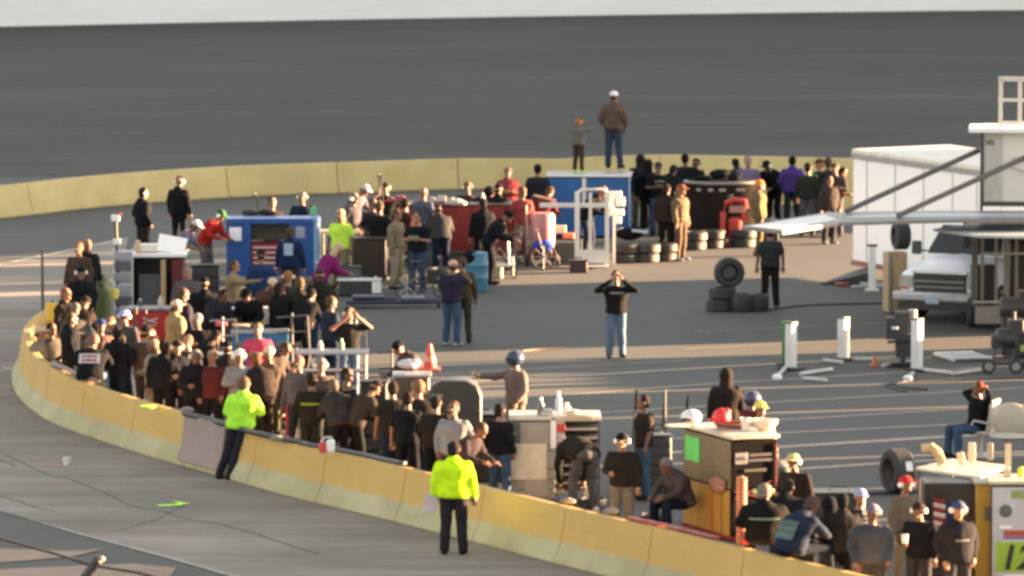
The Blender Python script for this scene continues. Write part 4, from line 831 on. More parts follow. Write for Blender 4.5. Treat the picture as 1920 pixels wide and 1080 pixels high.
flat(T, (-.02, -.03, 1.2), (.09, .04, .5), whitep, 'corner_post'); flat(T, (.1, -.01, 1.2), (.13, .02, .5), paint((.55, .45, .42)), 'label_holder'); flat(T, (.1, -.03, 1.28), (.15, .015, .14), paint((.55, .05, .04)), 'red_label'); flat(T, (.52, -.03, .55), (.07, .05, 1.05), paint((.75, .65, .5)), 'front_post')
for x in (-.6, .62): wheel(T, (x, .1, .08), .08, .05)
for px, py, h_, r_, c, l in ((1014, 779, .3, .06, (.12, .11, .11), 'grey bottle at the left on the silver cart'), (1047, 772, .34, .055, (.5, .52, .55), 'pale bottle in the middle on the silver cart'), (1062, 778, .2, .08, (.75, .7, .62), 'squat sunlit bottle at the right on the silver cart')): bottle(px, py, 1.48, h_, r_, paint(c, .3), l)
item(1026, 779, 1.48, MB().box((0, 0, .04), (.24, .2, .05)).box((0, 0, .09), (.16, .12, .04)), 'spray_tray', paint((.5, .5, .5)), 'grey tray between the bottles on the silver cart', 'tray', 0, None, .008)
item(1085, 781, 1.48, MB().box((0, 0, .03), (.42, .16, .05), (0, 5, 0)).ell((-.1, 0, .07), (.12, .07, .05)), 'glove_pair', cloth((.7, .6, .45)), 'pale gloves at the right end of the silver cart', 'gloves')
# ================= olive and black pit cart
T = thing('tall_pit_cart', 'olive and black pit cart with a green sheet on its left side', 'pit cart', G(1372, 1016), 0)
T.rotation_euler = (0, 0, R(23)); s = 118; a_ = .8; b_ = 1.85
def cartside(name, mat, side, c, sz): # side 0: left face (normal to camera-left), side 1: right face
    if side == 0: return flat(T, (-.012 * c[2] if len(c) > 3 else -.01 - c[2] * 0, c[0], c[1]), (sz[2] if len(sz) > 2 else .02, sz[0], sz[1]), mat, name)
    return flat(T, (c[0], -.01, c[1]), (sz[0], sz[2] if len(sz) > 2 else .02, sz[1]), mat, name)
build(MB().box((a_ / 2, b_ / 2, .86), (a_, b_, 1.5)), 'cabinet', M('matt_black', (.009, .008, .008), .9, 0, .1, 3, 0, spec=.03), T, .015); build(MB().box((a_ / 2, b_ / 2, .06), (a_ + .06, b_ + .06, .06)), 'base', paint((.2, .02, .02)), T)
build(MB().box((a_ / 2, b_ / 2, 1.66), (a_ + .06, b_ + .06, .06)), 'top', paint((.5, .45, .36)), T, .02)
cartside('upper_side_panel', paint((.13, .105, .06)), 0, (b_ / 2, 1.22, 1), (b_ * .98, .76)); cartside('lower_side_panel', paint((.42, .24, .05)), 0, (b_ / 2, .44, 1), (b_ * .94, .74))
flat(T, (-.028, .33, .46), (.015, .04, .72), paint((.28, .17, .04)), 'panel_seam'); flat(T, (-.028, .7, .46), (.015, .03, .72), paint((.5, .1, .03)), 'panel_seam')
flat(T, (-.03, 1.45, 1.33), (.012, .55, .4), paint((.1, .55, .12), .6), 'green_sheet'); build(MB().ell((-.05, .45, .86), (.06, .3, .14)).ell((-.06, .3, .93), (.05, .2, .06)), 'rag_bundle', cloth((.42, .22, .18)), T)
cartside('emblem', paint((.22, .21, .21)), 1, (.16, 1.33, 1), (.22, .18)); cartside('emblem_inner', paint((.05, .05, .05)), 1, (.16, 1.33, 1), (.14, .06, .03))
for z, w2, x2, c in ((1.375, .4, .5, (.1, .09, .095)), (1.29, .42, .5, (.1, .09, .095)), (1.13, .38, .4, (.09, .085, .06))): cartside('lettering_bar', paint(c), 1, (x2, z, 1), (w2, .045))
build(MB().box((.38, -.012, .82), (.7, .012, .03), (0, -22, 0)).box((.38, -.013, .72), (.7, .012, .025), (0, 14, 0)), 'swoosh', paint((.14, .02, .02)), T)
build(MB().box((.77, -.02, .9), (.03, .02, 1.3)), 'side_trim', paint((.18, .03, .035)), T)
# things on top (top at 1.70)
Zt = 1.70
hm = item(1296, 796, Zt, MB().ell((0, 0, .12), (.17, .15, .13), 18, 10), 'white_helmet', paint((.75, .75, .77), .2), 'white helmet lying on the left of the olive and black cart', 'helmet'); build(MB().ell((-.06, -.08, .09), (.11, .08, .04)), 'visor', M('visor', (.02, .02, .025), .1), hm)
item(1353, 801, Zt, MB().ell((0, 0, .15), (.15, .14, .16), 16, 10).ell((.08, 0, .24), (.07, .07, .07)).tube((-.1, -.02, .12), (-.2, -.04, .13), .02), 'red_jug', paint((.75, .03, .03), .5), 'bright red jug on the olive and black cart', 'jug')
cup(1398, 807, Zt, .2, .085, paint((.85, .75, .65), .5), 'white paper cup at the front corner of the olive and black cart')
item(1434, 806, Zt, MB().lathe([(.001, 0), (.1, 0), (.2, .1), (.21, .17), (.18, .17), (.1, .05), (.001, .04)], n=20, cap=False), 'bowl', paint((.8, .7, .55)), 'cream bowl at the right end of the olive and black cart', 'bowl')
item(1372, 803, Zt, MB().box((0, 0, .04), (.5, .22, .07), (0, 4, 0)).box((.05, .1, .09), (.3, .16, .04)), 'folded_rags', cloth((.3, .12, .1)), 'dull red rags piled beside the paper cup', 'rags', 0, None, .02)
item(1270, 800, Zt - .0, MB().box((0, 0, .02), (.35, .22, .035)), 'clipboard', paint((.75, .68, .5)), 'cream clipboard at the left corner of the cart top', 'clipboard', 20, None, .01)
cup(1400, 1020, .88, .16, .065, paint((.6, .05, .04)), 'red paper cup standing on the pit wall beside the seated man'); 
T = thing('copper_hose_reel', 'long coil of copper coloured hose hanging at the right of the black cart side', 'hose', G(1390, 1050), 0)
pts = [(.075 + .012 * (i % 2), .25 + i * .03) for i in range(36)]
build(MB().lathe(pts, n=16), 'coil', paint((.5, .17, .08), .5), T); build(MB().tube((0, 0, 0), (0, 0, 1.32), .035), 'core', paint((.35, .12, .07)), T); build(MB().ell((0, 0, .22), (.07, .06, .1)), 'fitting', paint((.2, .12, .1)), T)
# trash can, tyre
T = thing('dustbin', 'round grey-green dustbin right of the black cart side', 'dustbin', G(1462, 978), 0); build(MB().lathe([(.18, 0), (.2, .02), (.24, .85), (.26, .86), (.26, .92), (.22, .92), (.2, .5), (.001, .5)], (0, .1, 0), 24, cap=False), 'bin', paint((.16, .19, .16)), T); build(MB().ell((0, .1, .9), (.2, .2, .08)), 'liner', cloth((.35, .33, .3)), T)
T = tyre(G(1683, 925), .38, .36, axis='x', label='wide racing tyre standing upright with a white sticker, left of the folding table', rz=22, group=g1); flat(T, (.04, -.37, .5), (.12, .012, .16), whitep, 'sticker', (-18, 0, 0))
# ================= right end: table cart, flag, sign
T = thing('folding_table', 'sunlit folding table with papers at the right edge', 'table', G(1800, 1082), 0)
tb = paint((.62, .55, .42)); o = T.location; zt = 1.62
vs = [G(a, b, zt) - o for a, b in ((1718, 876), (1836, 894), (1890, 872), (1785, 860))]
build(MB().loft([[V((q.x, q.y, zt - .04)) for q in vs], [V((q.x, q.y, zt)) for q in vs]]), 'table_top', tb, T)
for q in vs: build(MB().tube((q.x * .93, q.y, 0), (q.x * .93, q.y, zt - .04), .025), 'leg', gx, T)
T = thing('yellow_pit_cart', 'black cart with yellow corner panel under the folding table', 'cart', G(1815, 1100), 0)
build(MB().box((-.28, .5, .82), (.8, .8, 1.5)), 'cabinet', paint((.025, .022, .02)), T, .02); build(MB().box((.25, .1, .82), (.3, .5, 1.5)), 'yellow_panel', paint((.38, .22, .02), .4), T, .02); flat(T, (.33, -.16, 1.14), (.2, .03, .22), paint(OLIVE), 'latch_plate'); flat(T, (.25, .1, 1.6), (.36, .56, .04), paint((.35, .3, .2)), 'panel_cap')
T = thing('flag', 'American flag with red and white stripes hanging on the black cart', 'flag', G(1766, 1110), 0)
mb = MB(); nx, nz = 10, 13
def fl(u, v_): return V((-.14 + u * .3 + .03 * v_, -.05 + .02 * sin(u * 9 + v_ * 3), 1.44 - v_ * .9 - .06 * u))
for i in range(nz):
    for j in range(nx):
        a, b = j / nx, (j + 1) / nx; c, d = i / nz, (i + 1) / nz
        mi = 2 if (j >= 6 and i < 7) else (0 if i % 2 == 0 else 1)
        mb.add([fl(a, c), fl(b, c), fl(b, d), fl(a, d)], [(0, 1, 2, 3)], mi)
fo = build(mb, 'flag_cloth', [cloth((.35, .05, .04)), cloth((.6, .5, .45)), cloth((.05, .06, .18))], T); so_ = fo.modifiers.new('t', 'SOLIDIFY'); so_.thickness = .008
build(MB().tube((-.16, -.04, 0), (-.16, -.04, 1.47), .012), 'flag_pole', blackm, T)
# number sign cart
T = thing('numbered_cart', 'white wrapped cart with red graphics and number 12 on a lime board', 'cart', G(1887, 1105), 0)
build(MB().box((.25, .4, .82), (.98, .8, 1.56)), 'cabinet', paint((.05, .05, .055)), T, .02); gw = paint((.5, .51, .56)); flat(T, (.25, -.01, .86), (.94, .02, 1.4), gw, 'wrap_panel')
gr_ = paint((.3, .5, .05)); rdp = paint((.4, .07, .06))
flat(T, (.36, -.026, 1.45), (.6, .012, .12), paint((.25, .33, .12)), 'green_band'); build(MB().ell((-.02, -.02, 1.2), (.1, .02, .1)), 'face_graphic', paint((.1, .12, .12)), T)
flat(T, (.5, -.026, 1.0), (.42, .012, .12), rdp, 'red_band'); flat(T, (.3, -.026, .86), (.7, .012, .09), rdp, 'red_band'); flat(T, (.3, -.027, .79), (.7, .01, .03), paint((.12, .1, .25)), 'blue_band'); flat(T, (-.02, -.03, .95), (.18, .01, .05), whitep, 'oval_mark')
flat(T, (.26, -.026, .5), (.86, .012, .46), gr_, 'number_board'); 
fc = bpy.data.curves.new('numberc', 'FONT'); fc.body = '12'; fc.size = .52; fc.extrude = .006; fc.shear = .2; fc.offset = .012
fo = bpy.data.objects.new('numbertmp', fc); COL.objects.link(fo); bpy.context.view_layer.update(); me = bpy.data.meshes.new_from_object(fo.evaluated_get(bpy.context.evaluated_depsgraph_get())); bpy.data.objects.remove(fo)
for v_ in me.vertices: v_.co = V((v_.co.x, -v_.co.z, v_.co.y))
me.materials.append(paint((.02, .02, .02))); no = bpy.data.objects.new('number', me); COL.objects.link(no); no.parent = T; no.location = (-.12, -.04, .32)
flat(T, (.3, -.03, .2), (.7, .012, .06), whitep, 'white_band'); flat(T, (.25, .4, 1.63), (1.05, .9, .05), paint((.55, .5, .38)), 'top')
for x, c in ((-.14, (.7, .55, .35)), (.08, (.7, .8, .05))): item(1905 + x * 123, 893, 1.66, MB().lathe([(.05, 0), (.055, .02), (.055, .12), (.03, .14)], n=12), 'spray_can', paint(c), 'small %s can on the numbered cart' % ('tan' if x < 0 else 'lime yellow'), 'can')
item(1890, 884, 1.66, MB().box((0, 0, .2), (.09, .06, .42)), 'sunlit_board', paint((.75, .6, .4)), 'upright sunlit board on the numbered cart', 'board')
for px, py, w2, h2, rz_, l in ((1772, 872, .14, .28, 14, 'tan curved bag at the left of the folding table'),):
    item(px - 20, py, 1.62, MB().path([(-.2, 0, .26), (-.05, 0, .28), (.05, 0, .2), (.12, 0, .02)], .07, 8), 'canvas_bag', cloth((.5, .38, .22)), l, 'bag')
for px, py, w2, h2, c, l in ((1802, 872, .1, .2, (.75, .62, .42), 'leaning white card on the folding table'), (1822, 866, .1, .3, (.75, .62, .42), 'upright cream carton on the folding table'), (1856, 862, .08, .26, (.35, .3, .26), 'grey carton at the back of the folding table')):
    item(px, py, 1.62, MB().box((0, 0, h2 / 2), (w2, .07, h2), (0, -14 if 'leaning' in l else 0, 0)), 'carton', paint(c), l, 'carton', 10, None, .006)
# chairs
def chair(px, py, rz, label, grp='white plastic seats'):
    T = thing('plastic_chair', label, 'seat', G(px, py), rz, grp); wpl = paint((.55, .5, .44), .4)
    build(MB().box((0, -.02, .44), (.5, .48, .06)), 'seat', wpl, T, .03); build(MB().box((0, .24, .74), (.48, .06, .56), (-8, 0, 0)), 'backrest', wpl, T, .05); build(MB().tube((0, 0, .05), (0, 0, .42), .04), 'pedestal', wpl, T); build(MB().lathe([(.24, 0), (.24, .03), (.06, .08)]), 'base', wpl, T)
    for s_ in (-1, 1): build(MB().path([(s_ * .24, .2, .62), (s_ * .25, -.05, .66), (s_ * .25, -.15, .46)], .022, 6), 'arm', wpl, T)
chair(1838, 856, 90 - 180 - 20, 'white plastic seat under the man with his hands behind his head')
T = thing('pedestal_chair', 'large rounded cream seat on a pedestal at the right edge', 'seat', G(1890, 866), -8)
build(MB().ell((.02, .2, .72), (.34, .1, .3), 18, 12), 'backrest', paint((.5, .44, .35)), T); build(MB().ell((0, -.02, .45), (.32, .28, .07), 18, 8), 'seat', paint((.55, .5, .42)), T); build(MB().tube((0, 0, 0), (0, 0, .42), .05), 'pedestal', paint((.6, .5, .35)), T)
# ================= black tall case and cone, centre
T = thing('covered_smoker', 'tall black covered cabinet with rounded shoulders, orange cone on its top', 'cabinet', G(852, 880), 0)
pr = [(-.46, .08), (-.46, 1.28), (-.38, 1.46), (-.22, 1.54), (.2, 1.54), (.38, 1.46), (.47, 1.28), (.47, .08)]
build(MB().loft([[V((x, y, z)) for x, z in pr] for y in (0, .7)]), 'cover', M('black_vinyl', (.03, .032, .03), .45, 0, .2, 3, .3), T, .03)
for x in (-.36, .36): wheel(T, (x, .15, .07), .07, .05)
flat(T, (-.3, -.015, 1.28), (.2, .02, .05), paint((.25, .25, .24)), 'clasp'); flat(T, (0, -.012, 1.02), (.86, .015, .015), paint((.08, .08, .08)), 'seam'); flat(T, (-.34, -.015, 1.12), (.14, .02, .16), paint((.2, .2, .2)), 'pocket')
T = thing('traffic_cone', 'orange traffic cone with a pale band standing on the black cabinet', 'cone', G(806, 693, 1.55), 0)
og = paint((.65, .06, .035), .5); build(MB().box((0, 0, .015), (.36, .36, .03)), 'base', og, T, .01); build(MB().lathe([(.14, .03), (.12, .06), (.03, .45), (.001, .46)], n=20, cap=False), 'cone', og, T); build(MB().lathe([(.112, .14), (.083, .24), (.08, .24), (.1, .14)], n=20, cap=False), 'band', paint((.75, .25, .17)), T)
item(765, 690, 1.5, MB().ell((0, 0, .07), (.2, .13, .09)).ell((.12, -.02, .1), (.1, .08, .06)), 'white_bundle', cloth((.55, .56, .6)), 'white cloth bundle left of the orange cone', 'bundle')
T = thing('covered_cart', 'brown cart with yellow boxes under the white bundle left of the black cabinet', 'cart', G(772, 862), 0)
build(MB().box((0, .3, .75), (.62, .6, 1.4)), 'cabinet', paint(BROWN), T, .03)
for z in (1.2, 1.32): flat(T, (.12, -.03, z), (.24, .06, .08), paint((.5, .42, .2)), 'box')
flat(T, (0, .3, 1.47), (.68, .66, .04), paint((.3, .3, .32)), 'top')
# rail tables and tyres, left of centre
def rail_table(px, py, wd, ht, label, col, shelf=True):
    T = thing('trestle', label, 'trestle table', G(px, py), 0)
    build(MB().tube((-wd / 2, 0, ht), (wd / 2, 0, ht), .035).tube((-wd / 2, .45, ht), (wd / 2, .45, ht), .03), 'rail', paint(col, .4), T)
    for x in (-wd / 2 + .05, wd / 2 - .05):
        for y in (0, .45): build(MB().tube((x, y, 0), (x, y, ht), .022), 'leg', paint((.2, .18, .17)), T)
    if shelf: flat(T, (0, .22, ht - .35), (wd - .1, .42, .03), paint((.12, .11, .11)), 'shelf')
    return T
rail_table(622, 778, 1.35, 1.15, 'grey pipe trestle with a long top rail behind the tyre stack', (.45, .46, .52)); rail_table(640, 838, 1.05, .85, 'low pale trestle rail just behind the tyre stack', (.55, .5, .5))
rail_table(500, 748, 1.2, 1.0, 'thin dark rail trestle in front of the light blue table', (.1, .1, .1), False)
for i, (px, py, z, l) in enumerate(((684, 872, 0, 'lowest tyre of the tall black stack behind the wall'), (683, 872, .27, 'second tyre from the ground of the tall black stack behind the wall'), (685, 872, .54, 'third tyre from the ground of the tall black stack behind the wall'), (683, 872, .81, 'topmost tyre of the tall black stack behind the wall'))):
    tyre(G(px, py) + V((0, 0, z)), .34, .26, label=l, group=g1)
tyre(G(732, 860), .33, .28, axis='x', label='upright tyre right of the tall black stack', group=g1, rz=20)
T = thing('floor_jack', 'red upright jack standing behind the leaning official', 'jack', G(541, 850), 0); jr = paint((.42, .03, .04)); build(MB().box((0, .05, .5), (.11, .1, .8)), 'column', jr, T, .02); build(MB().box((0, .05, .05), (.3, .5, .1)), 'base', jr, T, .02); build(MB().tube((0, .1, .9), (0, .25, 1.3), .02), 'handle', alu, T); wheel(T, (-.15, .2, .06), .06, .04); wheel(T, (.15, .2, .06), .06, .04)
item(597, 846, 0, MB().lathe([(.1, 0), (.11, .1), (.11, .5), (.05, .56)], n=14), 'extinguisher', paint((.3, .05, .04)), 'red cylinder standing behind the wall near the jug', 'cylinder')
T = thing('jug', 'red and white jug sitting on the pit wall top', 'jug', G(612, 850, .88), 0); build(MB().box((-.06, 0, .1), (.12, .14, .18)), 'red_body', paint((.7, .06, .06)), T, .03); build(MB().box((.07, 0, .12), (.14, .15, .22)), 'white_body', whitep, T, .04); build(MB().path([(-.08, 0, .2), (-.02, 0, .27), (.08, 0, .27), (.1, 0, .22)], .012), 'handle', paint(WHITE), T)
# light blue table with white box and pink cloth
T = thing('blue_chest', 'light blue chest in the middle of the left crowd', 'chest', G(487, 705), 0); build(MB().box((0, .3, .42), (1.08, .6, .8)), 'body', paint((.03, .15, .33)), T, .02); flat(T, (0, .3, .85), (1.12, .64, .04), paint((.35, .4, .45)), 'lid'); flat(T, (-.25, -.015, .5), (.3, .02, .05), alu, 'latch')
item(487, 607, .87, MB().box((0, .1, .16), (.6, .3, .32)), 'white_carton', paint((.62, .62, .6)), 'white carton standing on the light blue chest', 'carton', 0, None, .01)
item(428, 596, .9, MB().box((0, .1, .1), (.42, .25, .2), None, 0, 1.1), 'clear_tub', paint((.4, .5, .6), .25), 'pale blue plastic tub left of the white carton', 'tub', 0, None, .02)
T = cart(440, 692, .95, .6, 1.05, paint((.13, .12, .12)), paint((.3, .3, .33)), 'grey_cart', 'grey cart with a cluttered top in the middle of the left crowd')
item(415, 612, 1.1, MB().box((0, 0, .04), (.22, .15, .08)), 'pink_cloth', cloth((.6, .1, .13)), 'small pink cloth on the grey cart', 'cloth', 0, None, .02); item(452, 612, 1.1, MB().box((0, 0, .02), (.3, .2, .04)), 'tan_pad', cloth((.6, .5, .36)), 'tan pad on the grey cart', 'pad', 12, None, .01)
T = cart(415, 790, .4, .4, 1.2, paint((.05, .12, .2)), paint((.3, .38, .46)), 'blue_locker', 'narrow blue locker behind the official in the lime vest')
T = thing('orange_box', 'orange-red bin beside the narrow blue locker', 'bin', G(388, 742), 0); build(MB().box((0, .1, .28), (.3, .3, .5), None, 0, 1.1), 'bin', paint((.45, .1, .05)), T, .02); flat(T, (0, .1, .55), (.36, .36, .03), paint((.5, .48, .5)), 'lid')
# neon harness stand, pale post cluster
T = thing('hose_stand', 'wooden stand hung with a lit white box, right of the leaning official', 'stand', G(512, 800), 0); build(MB().box((-.02, 0, .7), (.12, .1, 1.3)), 'post', M('grey_wood', (.25, .2, .16)), T, .01); flat(T, (-.04, -.02, 1.32), (.15, .14, .16), whitep, 'white_box'); build(MB().box((.14, 0, .95), (.2, .1, .5)), 'hanging_strips', paint((.3, .22, .2)), T, .02); flat(T, (0, 0, .04), (.4, .3, .06), dark, 'foot')
# small things on the wall
hose([(1560, 1062), (1585, 1068)], .01, 'cord', dark, 'short dark cord at the foot of the kneeling man')
def walltop(pts, r, mat, label, z=.9): 
    P = catmull([G(a, b, z) for a, b in pts], 5); o = P[0].copy(); return solo(MB().path([p - o + V((0, random.uniform(-.05, .05), 0)) for p in P], r, 6), 'air_hose', mat, label, 'hose', o, 0, 'hoses lying along the pit wall')
walltop([(100, 682), (140, 700), (180, 716)], .05, paint((.1, .07, .08)), 'dark hose on the wall below the black shirt with red logo'); walltop([(345, 775), (390, 786), (430, 798), (480, 812), (560, 828)], .05, dark, 'thick dark hose on the wall behind the leaning official')
walltop([(560, 830), (600, 838), (650, 846), (720, 862), (760, 870)], .04, paint((.06, .06, .08)), 'dark hose on the wall near the red and white jug'); walltop([(1180, 972), (1230, 982), (1290, 996), (1350, 1010)], .035, paint((.3, .05, .04)), 'dull red hose on the wall below the olive cart')
item(277, 764, .88, MB().lathe([(.001, 0), (.13, 0), (.14, .02), (.13, .035), (.001, .035)], n=20, cap=False), 'lime_disc', paint(LIME), 'lime disc lying on the pit wall at the left', 'disc')
for px, py, l in ((350, 772, 'crumpled white rag on the wall behind the man with binoculars up'), (520, 826, 'white shoe-sized bundle on the wall right of the leaning official'), (1146, 962, 'round bright lamp cap on the wall left of the man in the green collar'), (1064, 944, 'bright ball-shaped glove on the wall below the bending man')):
    item(px, py, .88, MB().ell((0, .05, .04), (.1, .08, .045)).ell((.07, .02, .03), (.06, .06, .035)).ell((-.08, .03, .03), (.05, .05, .03)), 'white_rag', cloth((.42, .37, .32)), l, 'rag')
item(125, 872, 0, MB().lathe([(.001, 0), (.05, 0), (.075, .13), (.07, .13), (.001, .1)], n=16, cap=False), 'litter_cup', paint((.75, .7, .72)), 'white litter cup lying on the pit lane at left', 'cup')
sheet([(70, 873), (95, 872.5), (118, 873), (120, 875), (90, 875.6)], 'red_spill', M('pink_spill', (.35, .14, .13), .6), .013)
item(14, 693, 0, MB().box((0, 0, .02), (.22, .1, .035)), 'litter_paper', paint((.5, .5, .48)), 'pale scrap of paper on the lane left of the wall bend', 'paper')
# grey repair patch on the barrier: thin panel hung on the wall face
P1, P2 = G(327, 873.5), G(403, 895); d = (P2 - P1); n_ = V((d.y, -d.x, 0)).normalized(); mb = MB(); prr = [(.17, .2), (.13, .26), (.225, .83), (.20, .89), (.29, .9), (.33, .885)]
off = lambda a, z: -n_ * a
rgs = []
for base in (P1, P2):
    b0 = V((base.x, base.y, 0)); rgs.append([b0 - n_ * .03 + V((0, 0, .12)), b0 - n_ * .125 + V((0, 0, .34)), b0 - n_ * .2 + V((0, 0, .9)), b0 - n_ * .4 + V((0, 0, .9)), b0 - n_ * .4 + V((0, 0, .875)), b0 - n_ * .23 + V((0, 0, .875)), b0 - n_ * .15 + V((0, 0, .32)), b0 - n_ * .06 + V((0, 0, .1))])
o_ = V((P1.x, P1.y, 0)); solo(MB().loft([[q - o_ for q in r_] for r_ in rgs]), 'grey_mat', M('grey_mat', (.235, .18, .16), .85, 0, .12, 2), 'grey mat hung over the yellow pit wall left of the leaning official', 'mat', o_)
# cable post lower left
T = thing('cable_post', 'leaning dark post with a rounded head and cable at the bottom left corner', 'post', G(140, 1120), 0)
s = 125; build(MB().tube((-.1, 0, -.02), (.32, 0, .52), .075, .07).ell((.33, 0, .54), (.09, .08, .08)), 'post', paint((.05, .045, .042)), T); build(MB().ell((.4, 0, .58), (.06, .05, .05)), 'knob', paint((.35, .25, .2)), T)
o = T.location; build(MB().path([AT(x, y, o.y) - o for x, y in ((-60, 998), (0, 1010), (60, 1026), (110, 1040), (170, 1060), (250, 1072), (330, 1092))], .022), 'cable', paint((.06, .045, .045)), T)
sheet([(-200, 1032), (0, 1030), (130, 1034), (200, 1030), (130, 1046), (0, 1056), (-200, 1064)], 'dust_patch', M('tan_dust', (.26, .19, .14), .9, 0, .2, 1), .013); sheet([(-200, 1080), (60, 1066), (250, 1058), (330, 1066), (300, 1110), (-200, 1130)], 'dust_patch', MC['tan_dust'], .013)  # two flat tan patches on the asphalt
